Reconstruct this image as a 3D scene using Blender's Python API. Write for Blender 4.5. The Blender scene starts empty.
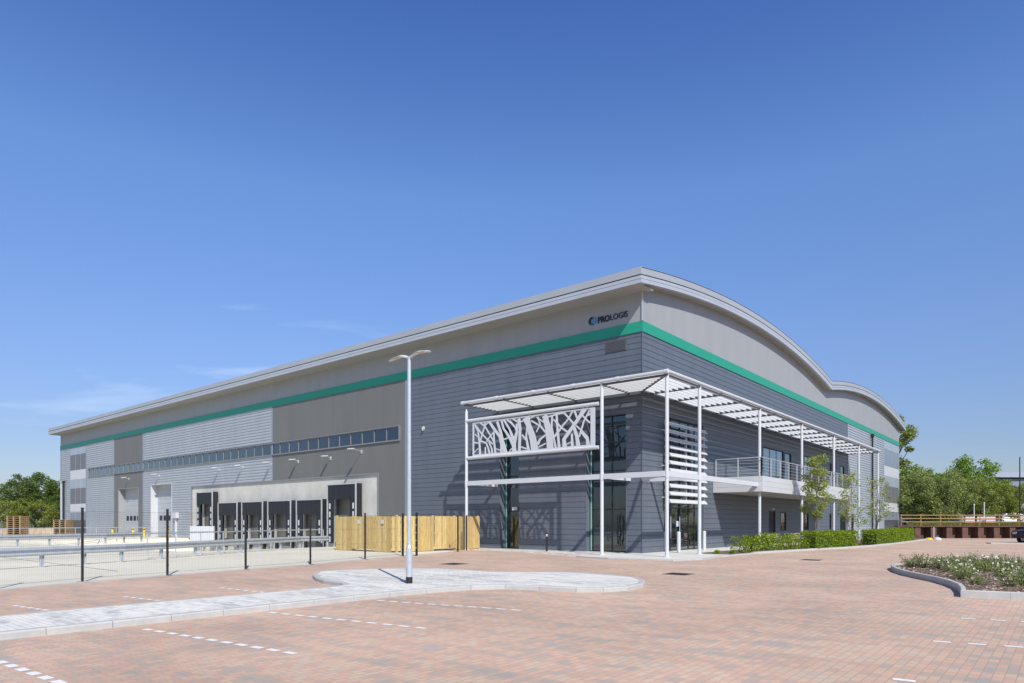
import bpy, math, random
from math import radians, sin, cos, pi, sqrt, atan2
from mathutils import Vector, Matrix
random.seed(7)
scn = bpy.context.scene
C = scn.collection

# ------------------------------------------------------------------ mesh helper
class MB:
    def __init__(s): s.v = []; s.f = []
    def add(s, vs, fs):
        n = len(s.v); s.v += [tuple(p) for p in vs]; s.f += [tuple(i+n for i in f) for f in fs]; return s
    def box(s, x0, x1, y0, y1, z0, z1):
        if x0 > x1: x0, x1 = x1, x0
        if y0 > y1: y0, y1 = y1, y0
        v = [(x0,y0,z0),(x1,y0,z0),(x1,y1,z0),(x0,y1,z0),(x0,y0,z1),(x1,y0,z1),(x1,y1,z1),(x0,y1,z1)]
        return s.add(v, [(0,3,2,1),(4,5,6,7),(0,1,5,4),(1,2,6,5),(2,3,7,6),(3,0,4,7)])
    def obox(s, c, ux, uy, uz):      # oriented box: centre and three half vectors
        c = Vector(c); ux = Vector(ux); uy = Vector(uy); uz = Vector(uz)
        v = [c+a*ux+b*uy+d*uz for d in (-1,1) for a, b in ((-1,-1),(1,-1),(1,1),(-1,1))]
        return s.add(v, [(0,3,2,1),(4,5,6,7),(0,1,5,4),(1,2,6,5),(2,3,7,6),(3,0,4,7)])
    def bar(s, p, q, w, h=None, up=(0,0,1)):   # rectangular bar from p to q
        p = Vector(p); q = Vector(q); d = q-p; L = d.length; d.normalize(); h = h or w
        up = Vector(up)
        if abs(d.dot(up)) > .99: up = Vector((1,0,0))
        a = d.cross(up).normalized(); b = a.cross(d)
        return s.obox((p+q)/2, d*L/2, a*w/2, b*h/2)
    def tube(s, p, q, r, r2=None, n=10, caps=True):
        p = Vector(p); q = Vector(q); r2 = r if r2 is None else r2
        d = (q-p).normalized(); up = Vector((0,0,1)) if abs(d.z) < .9 else Vector((1,0,0))
        a = d.cross(up).normalized(); b = d.cross(a)
        v = []
        for c, rr in ((p, r), (q, r2)):
            for i in range(n):
                t = 2*pi*i/n; v.append(c + a*cos(t)*rr + b*sin(t)*rr)
        f = [(i, (i+1) % n, n+(i+1) % n, n+i) for i in range(n)]
        if caps: f += [tuple(range(n-1,-1,-1)), tuple(range(n, 2*n))]
        return s.add(v, f)
    def lathe(s, prof, n=14, c=(0,0,0)):       # prof: (r,z) list
        v = []; f = []
        for r, z in prof:
            for i in range(n): v.append((c[0]+r*cos(2*pi*i/n), c[1]+r*sin(2*pi*i/n), c[2]+z))
        for k in range(len(prof)-1):
            for i in range(n): f.append((k*n+i, k*n+(i+1) % n, (k+1)*n+(i+1) % n, (k+1)*n+i))
        f += [tuple(range(n-1,-1,-1)), tuple(range((len(prof)-1)*n, len(prof)*n))]
        return s.add(v, f)
    def prism(s, poly, z0, z1):                # vertical prism over a 2D polygon
        n = len(poly)
        v = [(x,y,z0) for x,y in poly]+[(x,y,z1) for x,y in poly]
        f = [(i,(i+1)%n,n+(i+1)%n,n+i) for i in range(n)] + [tuple(range(n-1,-1,-1)), tuple(range(n,2*n))]
        return s.add(v, f)
    def build(s, name, mat, parent=None, loc=(0,0,0), smooth=False, offs=(0,0,0)):
        me = bpy.data.meshes.new(name)
        if offs != (0,0,0): s.v = [(a-offs[0], b-offs[1], c-offs[2]) for a,b,c in s.v]
        me.from_pydata(s.v, [], s.f); me.update()
        me.materials.append(mat)
        if smooth:
            me.polygons.foreach_set('use_smooth', [True]*len(me.polygons))
        o = bpy.data.objects.new(name, me); C.objects.link(o); o.location = loc
        if parent: o.parent = parent
        return o

def tag(o, label=None, cat=None, group=None, kind=None):
    if label: o['label'] = label
    if cat: o['category'] = cat
    if group: o['group'] = group
    if kind: o['kind'] = kind
    return o
def thing(name, label, cat, loc=(0,0,0), rz=0, group=None):
    o = bpy.data.objects.new(name, None); C.objects.link(o)
    o.location = loc; o.rotation_euler = (0,0,rz); o.empty_display_size = .3
    return tag(o, label, cat, group)
def copy_tree(o, parent=None):
    c = o.copy(); C.objects.link(c); c.parent = parent
    for ch in list(o.children): copy_tree(ch, c)
    return c

# ------------------------------------------------------------------ materials
def nodes(m):
    m.use_nodes = True; nt = m.node_tree; return nt, nt.nodes, nt.links, nt.nodes['Principled BSDF']
def mat(name, col, rough=.6, metal=0, var=.08, scale=3, bump=0, bscale=40, spec=.5, vz=1, streak=False):
    m = bpy.data.materials.new(name); nt, N, L, P = nodes(m)
    P.inputs['Roughness'].default_value = rough; P.inputs['Metallic'].default_value = metal
    P.inputs['Specular IOR Level'].default_value = spec
    geo = N.new('ShaderNodeNewGeometry')
    mp = N.new('ShaderNodeMapping'); mp.inputs['Scale'].default_value = (1,1,vz)
    L.new(geo.outputs['Position'], mp.inputs['Vector'])
    no = N.new('ShaderNodeTexNoise'); no.inputs['Scale'].default_value = scale; no.inputs['Detail'].default_value = 6
    no.inputs['Roughness'].default_value = .65
    L.new(mp.outputs['Vector'], no.inputs['Vector'])
    cr = N.new('ShaderNodeMapRange'); cr.inputs['From Min'].default_value = .3; cr.inputs['From Max'].default_value = .7
    cr.inputs['To Min'].default_value = 1-var; cr.inputs['To Max'].default_value = 1+var
    L.new(no.outputs['Fac'], cr.inputs['Value'])
    mx = N.new('ShaderNodeVectorMath'); mx.operation = 'SCALE'; mx.inputs[0].default_value = col[:3]
    L.new(cr.outputs['Result'], mx.inputs['Scale']); L.new(mx.outputs['Vector'], P.inputs['Base Color'])
    rr = N.new('ShaderNodeMapRange'); rr.inputs['To Min'].default_value = max(0, rough-.08); rr.inputs['To Max'].default_value = min(1, rough+.08)
    L.new(no.outputs['Fac'], rr.inputs['Value']); L.new(rr.outputs['Result'], P.inputs['Roughness'])
    if bump:
        n2 = N.new('ShaderNodeTexNoise'); n2.inputs['Scale'].default_value = bscale; n2.inputs['Detail'].default_value = 4
        L.new(geo.outputs['Position'], n2.inputs['Vector'])
        b = N.new('ShaderNodeBump'); b.inputs['Strength'].default_value = bump; b.inputs['Distance'].default_value = .02
        L.new(n2.outputs['Fac'], b.inputs['Height']); L.new(b.outputs['Normal'], P.inputs['Normal'])
    return m
def leafmat(name, c1, c2, trans=.35, rough=.55):
    m = bpy.data.materials.new(name); nt, N, L, P = nodes(m)
    geo = N.new('ShaderNodeNewGeometry')
    cr = N.new('ShaderNodeMix'); cr.data_type = 'RGBA'
    cr.inputs['A'].default_value = (*c1,1); cr.inputs['B'].default_value = (*c2,1)
    L.new(geo.outputs['Random Per Island'], cr.inputs['Factor'])
    L.new(cr.outputs['Result'], P.inputs['Base Color']); P.inputs['Roughness'].default_value = rough
    P.inputs['Specular IOR Level'].default_value = .3
    tr = N.new('ShaderNodeBsdfTranslucent'); L.new(cr.outputs['Result'], tr.inputs['Color'])
    ms = N.new('ShaderNodeMixShader'); ms.inputs[0].default_value = trans
    L.new(P.outputs[0], ms.inputs[1]); L.new(tr.outputs[0], ms.inputs[2])
    L.new(ms.outputs[0], N['Material Output'].inputs['Surface'])
    return m
def glassmat(name, tint=(.03,.05,.06), rough=.02, refl=.25, trans=.0):
    m = bpy.data.materials.new(name); nt, N, L, P = nodes(m)
    P.inputs['Base Color'].default_value = (*tint,1); P.inputs['Roughness'].default_value = .3
    gl = N.new('ShaderNodeBsdfGlossy'); gl.inputs['Roughness'].default_value = rough
    gl.inputs['Color'].default_value = (.9,.97,1,1)
    geo = N.new('ShaderNodeNewGeometry')
    no = N.new('ShaderNodeTexNoise'); no.inputs['Scale'].default_value = .9; L.new(geo.outputs['Position'], no.inputs['Vector'])
    b = N.new('ShaderNodeBump'); b.inputs['Strength'].default_value = .05; b.inputs['Distance'].default_value = .1
    L.new(no.outputs['Fac'], b.inputs['Height']); L.new(b.outputs['Normal'], gl.inputs['Normal'])
    lw = N.new('ShaderNodeLayerWeight'); lw.inputs['Blend'].default_value = .5
    mr = N.new('ShaderNodeMapRange'); mr.inputs['To Min'].default_value = refl; mr.inputs['To Max'].default_value = 1
    pw = N.new('ShaderNodeMath'); pw.operation = 'POWER'; pw.inputs[1].default_value = 3
    L.new(lw.outputs['Facing'], pw.inputs[0]); L.new(pw.outputs[0], mr.inputs['Value'])
    base = P.outputs[0]
    if trans > 0:
        tp = N.new('ShaderNodeBsdfTransparent'); tp.inputs['Color'].default_value = (.62,.74,.72,1)
        m1 = N.new('ShaderNodeMixShader'); m1.inputs[0].default_value = trans
        L.new(P.outputs[0], m1.inputs[1]); L.new(tp.outputs[0], m1.inputs[2]); base = m1.outputs[0]
    ms = N.new('ShaderNodeMixShader'); L.new(mr.outputs[0], ms.inputs[0])
    L.new(base, ms.inputs[1]); L.new(gl.outputs[0], ms.inputs[2])
    L.new(ms.outputs[0], N['Material Output'].inputs['Surface'])
    return m
def blockmat(name, cols, bw=.2, bh=.1, rot=0, mortar=(.22,.19,.16), ms=.006, patch=1.0, bump=.25, dirt=.12):
    """block paving: per-block random colours, large soft patches, sanded joints"""
    m = bpy.data.materials.new(name); nt, N, L, P = nodes(m)
    geo = N.new('ShaderNodeNewGeometry')
    mp = N.new('ShaderNodeMapping'); mp.inputs['Rotation'].default_value = (0,0,rot)
    L.new(geo.outputs['Position'], mp.inputs['Vector'])
    br = N.new('ShaderNodeTexBrick'); br.inputs['Scale'].default_value = 1
    br.inputs['Brick Width'].default_value = bw; br.inputs['Row Height'].default_value = bh
    br.inputs['Mortar Size'].default_value = ms; br.inputs['Mortar Smooth'].default_value = .2
    br.inputs['Color1'].default_value = (0,0,0,1); br.inputs['Color2'].default_value = (1,1,1,1); br.inputs['Mortar'].default_value = (.5,.5,.5,1)
    L.new(mp.outputs[0], br.inputs['Vector'])
    # patch noise stretched along one course direction
    mp2 = N.new('ShaderNodeMapping'); mp2.inputs['Rotation'].default_value = (0,0,rot); mp2.inputs['Scale'].default_value = (.40,1.7,1)
    L.new(geo.outputs['Position'], mp2.inputs['Vector'])
    no = N.new('ShaderNodeTexNoise'); no.inputs['Scale'].default_value = 1.6; no.inputs['Detail'].default_value = 4; no.inputs['Roughness'].default_value = .6
    L.new(mp2.outputs[0], no.inputs['Vector'])
    ad = N.new('ShaderNodeMath'); ad.operation = 'MULTIPLY_ADD'; ad.inputs[1].default_value = .5
    n2 = N.new('ShaderNodeMapRange'); n2.inputs['From Min'].default_value = .32; n2.inputs['From Max'].default_value = .68
    n2.inputs['To Min'].default_value = -.12*patch; n2.inputs['To Max'].default_value = .62*patch
    L.new(no.outputs['Fac'], n2.inputs['Value'])
    sp = N.new('ShaderNodeSeparateColor'); L.new(br.outputs['Color'], sp.inputs[0])
    L.new(sp.outputs[0], ad.inputs[0]); L.new(n2.outputs[0], ad.inputs[2])
    cr = N.new('ShaderNodeValToRGB'); el = cr.color_ramp.elements
    while len(el) < len(cols): el.new(.5)
    for i, (p, c) in enumerate(cols): el[i].position = p; el[i].color = (*c,1)
    L.new(ad.outputs[0], cr.inputs[0])
    mx = N.new('ShaderNodeMix'); mx.data_type = 'RGBA'; mx.inputs['B'].default_value = (*mortar,1)
    L.new(cr.outputs[0], mx.inputs['A']); L.new(br.outputs['Fac'], mx.inputs['Factor'])
    d = N.new('ShaderNodeTexNoise'); d.inputs['Scale'].default_value = .35; d.inputs['Detail'].default_value = 8
    L.new(geo.outputs['Position'], d.inputs['Vector'])
    dr = N.new('ShaderNodeMapRange'); dr.inputs['From Min'].default_value = .3; dr.inputs['From Max'].default_value = .7
    dr.inputs['To Min'].default_value = 1-dirt; dr.inputs['To Max'].default_value = 1+dirt
    L.new(d.outputs['Fac'], dr.inputs['Value'])
    vm = N.new('ShaderNodeVectorMath'); vm.operation = 'SCALE'
    L.new(mx.outputs['Result'], vm.inputs[0]); L.new(dr.outputs[0], vm.inputs['Scale'])
    L.new(vm.outputs[0], P.inputs['Base Color']); P.inputs['Roughness'].default_value = .85
    P.inputs['Specular IOR Level'].default_value = .3
    b = N.new('ShaderNodeBump'); b.inputs['Strength'].default_value = bump; b.inputs['Distance'].default_value = .006; b.invert = True
    L.new(br.outputs['Fac'], b.inputs['Height']); L.new(b.outputs[0], P.inputs['Normal'])
    return m

M = {}
M['dark'] = mat('dark_cladding', (.115,.135,.165), .42, .0, .10, 1.1, spec=.5, vz=.18)
M['rib'] = mat('silver_ribbed_cladding', (.40,.43,.46), .38, .15, .07, .9, vz=.2)
M['brown'] = mat('grey_brown_panel', (.150,.150,.140), .5, 0, .07, .9, vz=.2)
M['cream'] = mat('pale_grey_panel', (.31,.32,.315), .45, 0, .06, .8, vz=.2)
M['green'] = mat('green_band', (.020,.29,.185), .4, 0, .04, .6)
M['roof'] = mat('roof_sheet', (.42,.44,.45), .4, .2, .05, .5)
M['soffit'] = mat('soffit', (.36,.35,.33), .6, 0, .05, .5)
M['fascia'] = mat('fascia', (.47,.50,.53), .38, .2, .04, .5)
M['white'] = mat('white_paint', (.57,.59,.60), .4, 0, .03, 2)
M['slat'] = mat('white_slat', (.58,.60,.60), .4, 0, .03, 2)
M['stackL'] = mat('light_blue_panel', (.36,.40,.46), .4, .1, .04, .6)
M['stackD'] = mat('charcoal_panel', (.15,.155,.165), .45, .0, .04, .6)
M['stackB'] = mat('mid_blue_panel', (.24,.27,.32), .4, .1, .04, .6)
M['stackW'] = mat('white_panel', (.56,.57,.58), .4, 0, .03, .6)
M['louvre'] = mat('dark_louvre', (.095,.098,.10), .5, 0, .05, 2)
M['conc'] = mat('dock_concrete', (.55,.54,.485), .85, 0, .12, .8, bump=.2, bscale=25)
M['frame'] = mat('window_frame', (.24,.245,.25), .4, .2, .03, 3)
M['black'] = mat('black_curtain', (.014,.016,.021), .6, 0, .15, 3)
M['blackm'] = mat('black_metal', (.018,.018,.020), .4, 0, .1, 6)
M['alu'] = mat('aluminium', (.58,.60,.61), .35, .4, .04, 4)
M['galv'] = mat('galvanised_steel', (.50,.54,.57), .4, .35, .10, 5)
M['dockd'] = mat('dock_door', (.17,.165,.145), .6)
M['doorg'] = mat('grey_shutter', (.40,.42,.44), .5, 0, .05, 1)
M['reveal'] = mat('pale_reveal', (.55,.56,.56), .5, 0, .04, 1)
M['yellow'] = mat('yellow_paint', (.75,.55,.05), .5, 0, .08, 5)
M['glass'] = glassmat('window_glass', (.006,.014,.025), .02, .065)
M['glassT'] = glassmat('entrance_glass', (.010,.026,.034), .015, .10, .6)
M['glassB'] = glassmat('blue_glass', (.03,.07,.10), .02, .28)
M['tealedge'] = mat('glass_edge', (.25,.50,.44), .2, 0, .03, 3)
M['room'] = mat('room_wall', (.15,.145,.13), .8, 0, .1, 1)
M['wood'] = mat('interior_wood', (.42,.26,.10), .6, 0, .2, 4)
M['logoD'] = mat('sign_navy', (.012,.022,.040), .4)
M['logoB'] = mat('sign_blue', (.06,.25,.45), .4)
M['logoG'] = mat('sign_green', (.05,.30,.20), .4)
M['timber'] = mat('new_timber', (.55,.42,.155), .75, 0, .22, 3, bump=.3, vz=.12)
M['timber3'] = mat('rail_timber', (.34,.22,.085), .8, 0, .2, 4)
def islandmat(name, c1, c2, rough=.75):
    m = leafmat(name, c1, c2, 0, rough); nt = m.node_tree; N = nt.nodes; L = nt.links; P = N['Principled BSDF']
    src = P.inputs['Base Color'].links[0].from_socket
    geo = N.new('ShaderNodeNewGeometry'); mp = N.new('ShaderNodeMapping'); mp.inputs['Scale'].default_value = (9,9,1.2); L.new(geo.outputs['Position'], mp.inputs[0])
    no = N.new('ShaderNodeTexNoise'); no.inputs['Scale'].default_value = 2.5; no.inputs['Detail'].default_value = 6; L.new(mp.outputs[0], no.inputs['Vector'])
    mr = N.new('ShaderNodeMapRange'); mr.inputs['From Min'].default_value = .3; mr.inputs['From Max'].default_value = .7; mr.inputs['To Min'].default_value = .78; mr.inputs['To Max'].default_value = 1.18
    L.new(no.outputs['Fac'], mr.inputs['Value']); vm = N.new('ShaderNodeVectorMath'); vm.operation = 'SCALE'; L.new(src, vm.inputs[0]); L.new(mr.outputs[0], vm.inputs['Scale'])
    L.new(vm.outputs[0], P.inputs['Base Color']); return m
M['timber'] = islandmat('new_timber_boards', (.46,.32,.125), (.64,.49,.21))
M['timber2'] = mat('weathered_timber', (.36,.25,.13), .8, 0, .22, 4, bump=.3)
M['rust'] = mat('rusty_sheet_pile', (.115,.058,.040), .85, 0, .4, 1.6, bump=.4, bscale=12)
M['grass'] = mat('grass_bank', (.085,.105,.030), .95, 0, .30, 1.2, bump=.8, bscale=10)
M['ground'] = mat('rough_ground', (.16,.15,.10), .95, 0, .3, .5, bump=.5, bscale=5)
M['yard'] = mat('yard_concrete', (.67,.63,.51), .9, 0, .10, .25, bump=.08, bscale=60)
M['kerb'] = mat('kerb_concrete', (.46,.455,.43), .85, 0, .10, 3, bump=.15, bscale=60)
M['mark'] = mat('white_marking_block', (.78,.77,.74), .8, 0, .06, 12)
M['mulch'] = mat('bark_mulch', (.17,.12,.085), .95, 0, .6, 16, bump=1.0, bscale=30)
M['chip'] = leafmat('bark_chips', (.12,.08,.05), (.62,.50,.38), 0, .9)
M['bark'] = mat('bark', (.10,.085,.065), .9, 0, .25, 6, bump=.6, bscale=14)
M['barkL'] = mat('pale_bark', (.26,.23,.17), .85, 0, .2, 12, bump=.3)
M['leafD'] = leafmat('leaf_dark', (0.068,0.119,0.020), (0.162,0.230,0.042))
M['leafM'] = leafmat('leaf_mid', (0.133,0.245,0.024), (0.306,0.428,0.058))
M['leafY'] = leafmat('leaf_yellow', (0.172,0.218,0.029), (0.330,0.370,0.066))
M['leafS'] = leafmat('leaf_spring', (0.212,0.276,0.043), (0.423,0.465,0.127), .45)
M['leafG'] = leafmat('leaf_greygreen', (0.166,0.221,0.060), (0.376,0.420,0.143))
M['hedge'] = leafmat('hedge_leaf', (0.121,0.206,0.006), (0.314,0.411,0.017))
M['flower'] = mat('white_petal', (.85,.84,.74), .6, 0, .03, 9)
M['carD'] = mat('car_navy', (.012,.018,.045), .2, .3, .02, 2)
M['carW'] = mat('car_white', (.75,.76,.78), .2, 0, .02, 2)
M['carS'] = mat('car_silver', (.45,.47,.50), .25, .5, .02, 2)
M['tyre'] = mat('tyre', (.02,.02,.02), .8)
M['red'] = mat('red_plastic', (.65,.16,.12), .5, 0, .1, 4)
M['stone'] = mat('pale_stone', (.48,.38,.27), .9, 0, .2, 2, bump=.4)
M['iron'] = mat('cast_iron', (.06,.055,.055), .6, .4, .2, 20, bump=.3)
M['bronze'] = mat('lamp_lens', (.42,.38,.30), .4)
M['farwall'] = mat('far_building_wall', (.22,.24,.26), .6, 0, .05, .2)
salmon = [(0,(.375,.345,.30)),(.20,(.435,.36,.298)),(.42,(.535,.366,.274)),(.62,(.595,.398,.292)),(.82,(.578,.44,.32)),(1,(.495,.402,.328))]
M['paveA'] = blockmat('red_block_paving', salmon, rot=radians(90), mortar=(.38,.30,.25), ms=.005, bump=.2)
greyb = [(0,(.40,.405,.385)),(.3,(.56,.555,.52)),(.65,(.72,.70,.64)),(1,(.77,.74,.66))]
M['paveG'] = blockmat('grey_block_paving', greyb, rot=0, mortar=(.46,.45,.41), dirt=.10, patch=1.25)
mixb = [(0,(.52,.37,.31)),(.4,(.54,.41,.35)),(.6,(.66,.63,.58)),(1,(.68,.65,.60))]
M['paveM'] = blockmat('mixed_block_paving', mixb, bw=.4, bh=.2, rot=radians(45), patch=1.0)
M['slab'] = blockmat('footpath_paving', [(0,(.58,.56,.51)),(.5,(.64,.62,.56)),(1,(.68,.66,.60))], bw=.6, bh=.4, rot=0, mortar=(.45,.43,.39), dirt=.05)
SUN_E, SKY_S, EXPO = 4.5, .15, 0.12

# ================================================================== SETTING
def K(y):            # kerb line beside the hedges (x at a given y)
    P = [(-8,4.6),(-3.6,4.8),(-.5,4.35),(3,4.55),(6,5.0),(9,5.5),(13,6.3),(18,6.85),(25,7.1),(34,7.0),(44,6.9)]
    for (a,b),(c,d) in zip(P, P[1:]):
        if a <= y <= c: return b+(d-b)*(y-a)/(c-a)
    return 7
def sheet(name, poly, z, m, kind='structure'):
    mb = MB(); mb.add([(x,y,z) for x,y in poly], [tuple(range(len(poly)))])
    return tag(mb.build(name, m), kind=kind)
# rough ground reaching the horizon, open where the dock pit dips
g = MB(); S = 1500
xs = [-S,-52,-19,S]; ys = [-S,-17,0.3,S]
for i in range(3):
    for j in range(3):
        if i == 1 and j == 1: continue
        g.add([(xs[i],ys[j],-.03),(xs[i+1],ys[j],-.03),(xs[i+1],ys[j+1],-.03),(xs[i],ys[j+1],-.03)], [(0,1,2,3)])
tag(g.build('ground', M['ground']), kind='structure')
# fence line separating block paving and yard
FL = [(0.4,-40),(-1.2,-31),(-2.6,-26.1),(-3.45,-24.0),(-4.0,-21.7),(-4.6,-18.9),(-5.2,-16.0),(-6.3,-12.6),(-7.3,-9.6),(-8.2,-6.5),(-9.0,-4.2)]
sheet('brick_paving', FL+[(-10.2,-4.2),(-10.2,-2.9),(-6,-3.0),(-2,-4.6),(1.5,-5.6),(4.2,-5.2),(4.8,-3.6),(4.35,-.5),(4.55,3),(5.0,6),(5.5,9),(6.3,13),(6.85,18),(7.1,25),(7.0,34),(6.9,46.6),(30,65.8),(60,65),(60,-60),(0.4,-60)], 0, M['paveA'])
# yard with a dipped dock pit
y = MB()
def yard_z(px, py):
    f = max(0, min(1, (px+50.5)/1.2)) * max(0, min(1, (-19.8-px)/1.2))
    d = max(0, min(1, (py+16)/14.5))
    return -1.25*f*d
gx = [-100,-80,-65,-52,-50.5,-49.3]+[-49.3+k*2.36 for k in range(1,12)]+[-21.0,-19.8,-18]
gy = [-60,-45,-30,-17,-16]+[-16+k*1.45 for k in range(1,11)]+[0.3]
n0 = len(gx)
vs = [(a,b,yard_z(a,b)) for b in gy for a in gx]
fs = [(j*n0+i, j*n0+i+1, (j+1)*n0+i+1, (j+1)*n0+i) for j in range(len(gy)-1) for i in range(n0-1)]
y.add(vs, fs)
tag(y.build('yard_concrete', M['yard']), kind='structure')
sheet('yard_edge', [(-18,-60),(0.4,-60)]+FL+[(-10.2,-4.2),(-10.2,-2.9),(-10.2,.1),(-18,.1)], .0, M['yard'])
# expansion joints in the yard
jm = MB()
for k in range(9):
    X = -17-k*9.5
    if -50 < X < -19: jm.box(X, X+.03, -60, -16.4, .001, .004)
    else: jm.box(X, X+.03, -60, -.5, .001, .004)
for Y in (-22,-28,-36): jm.box(-98, FL[4][0]-3, Y, Y+.03, .005, .008)
tag(jm.build('yard_joints', mat('joint_sealant', (.12,.11,.10), .9)), kind='structure')
# flush kerb along the yard edge
k = MB()
for a, b in zip(FL, FL[1:]): k.bar((a[0],a[1],0.0),(b[0],b[1],0.0), .16, .03)
tag(k.build('flush_kerb', M['kerb']), kind='structure')
# footpath round the building corner, and the verge beside the right wall
sheet('mixed_paving', [(-10.2,-2.9),(-6,-3.0),(-2,-4.6),(-1.2,-4.9),(-1.2,-2.2),(-10.2,-1.4)], .004, M['paveM'])
sheet('footpath', [(-10.2,-1.4),(-1.2,-2.2),(-1.2,-4.85),(1.5,-5.6),(4.2,-5.2),(4.8,-3.6),(4.35,-.5),(4.55,1.6),(2.2,1.6),(2.2,70),(-.5,70),(-.5,.2),(-10.2,.2)], .003, M['slab'])
ver = [(2.2,1.6),(4.4,1.6)]+[(K(t)-.14,t) for t in (3,6,9,13,18,25,34,44)]+[(2.2,44)]
sheet('planting_verge', ver, .02, M['mulch'])
k = MB()
pts = [(K(t),t) for t in (-3.6,-.5,3,6,9,13,18,25,34,41)]
for a, b in zip([(-.5,-5.15),(1.5,-5.6),(4.2,-5.2)]+pts, [(1.5,-5.6),(4.2,-5.2)]+pts): k.bar((a[0],a[1],0.02),(b[0],b[1],0.02), .14, .06 if a[1] < 1 else .16)
tag(k.build('footpath_kerb', M['kerb']), kind='structure')

# traffic island with grey block paving and kerbs
isl = [(5.55,-44),(5.6,-30),(5.62,-24),(5.6,-21.2),(5.66,-20.2),(5.9,-19.0),(6.4,-18.35),(7.2,-18.05),(8.1,-17.85),(8.6,-17.5),(8.85,-16.8),(8.75,-15.9),(8.3,-15.0),(7.7,-14.3),
       (6.8,-13.95),(5.8,-13.85),(4.9,-14.1),(4.2,-14.8),(3.3,-15.3),(2.2,-15.2),(1.2,-15.3),(.1,-16.2),(-.5,-17.3),(-.85,-18.2),(-.7,-18.8),(.2,-19.5),(1.1,-20.0),(1.9,-20.3),(2.8,-20.45),(3.35,-20.7),(3.55,-21.4),(3.5,-26),(3.6,-30),(3.6,-44)]
def inset(poly, d):
    n = len(poly); out = []
    for i in range(n):
        a = Vector(poly[i-1]); b = Vector(poly[i]); c = Vector(poly[(i+1) % n])
        n1 = Vector((-(b-a).y, (b-a).x)).normalized(); n2 = Vector((-(c-b).y, (c-b).x)).normalized()
        m = (n1+n2).normalized(); s = d/max(.4, m.dot(n1)); out.append(tuple(b+m*s))
    return out
def kerb_ring(name, poly, h, w, m, chamfer=.02, gap=.008, step=.914):
    """kerb stones: real pieces with joints along the outline"""
    mb = MB(); inn = inset(poly, w); n = len(poly)
    for i in range(n):
        a, b = Vector(poly[i]), Vector(poly[(i+1) % n]); c, d = Vector(inn[i]), Vector(inn[(i+1) % n])
        L = (b-a).length; q = max(1, round(L/step)); gg = gap/L
        for t in range(q):
            t0 = t/q + (gg if q > 1 or L > .5 else 0); t1 = (t+1)/q
            o0 = a.lerp(b,t0); o1 = a.lerp(b,t1); i0 = c.lerp(d,t0); i1 = c.lerp(d,t1)
            e0 = o0.lerp(i0, chamfer/w); e1 = o1.lerp(i1, chamfer/w)
            mb.add([(o0.x,o0.y,-.02),(o1.x,o1.y,-.02),(i1.x,i1.y,-.02),(i0.x,i0.y,-.02),
                    (o0.x,o0.y,h-chamfer),(o1.x,o1.y,h-chamfer),(e0.x,e0.y,h),(e1.x,e1.y,h),(i0.x,i0.y,h),(i1.x,i1.y,h)],
                   [(0,1,5,4),(4,5,7,6),(6,7,9,8),(8,9,2,3),(0,4,6,8,3),(1,2,9,7,5)])
    return tag(mb.build(name, m), kind='structure')
kerb_ring('island_kerb', isl, .105, .14, M['kerb'])
ii = inset(isl, .13); mb = MB(); mb.add([(a,b,.098) for a,b in ii], [tuple(range(len(ii)))]); tag(mb.build('island_paving', M['paveG']), kind='structure')

# planting bed
bed = [(14.95,-13.45),(14.85,-12.6),(14.7,-11.7),(14.4,-10.7),(13.95,-9.6),(13.45,-8.7),(12.95,-7.7),(12.5,-6.5),(12.2,-5.4),(12.05,-4.6),(12.1,-3.8),(12.5,-2.9),(13.4,-1.9),(15,-1.0),(18,.6),(24,3.5),(34,8),(34,-10.5),(20,-12.6)]
bed = bed[::-1]
kerb_ring('bed_kerb', bed, .155, .10, M['kerb'], .015)
bi = inset(bed, .095)
mb = MB(); mb.add([(a,b,.10) for a,b in bi], [tuple(range(len(bi)))]); tag(mb.build('mulch_bed', M['mulch']), kind='structure')
def inpoly(p, poly):
    x, yy = p; r = False; n = len(poly)
    for i in range(n):
        a, b = poly[i], poly[i-1]
        if (a[1] > yy) != (b[1] > yy) and x < (b[0]-a[0])*(yy-a[1])/(b[1]-a[1])+a[0]: r = not r
    return r
rc = random.Random(3); mb = MB(); bi2 = inset(bed, .2)
cnt = 0
while cnt < 16000:
    p = (rc.uniform(12,26), rc.uniform(-13.4,3))
    if not inpoly(p, bi2): continue
    cnt += 1
    s = rc.uniform(.012,.04); a = rc.uniform(0,6.28); t = rc.uniform(-.5,.5); z = .105+rc.uniform(0,.03)
    u = Vector((cos(a)*s, sin(a)*s, t*s*.6)); v = Vector((-sin(a)*s*.45, cos(a)*s*.45, rc.uniform(-.3,.3)*s)); c = Vector((*p, z))
    mb.add([c-u-v,c+u-v,c+u+v,c-u+v], [(0,1,2,3)])
tag(mb.build('bark_chippings', M['chip']), 'brown bark chippings spread over the raised flower bed', 'mulch', kind='stuff')

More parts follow.
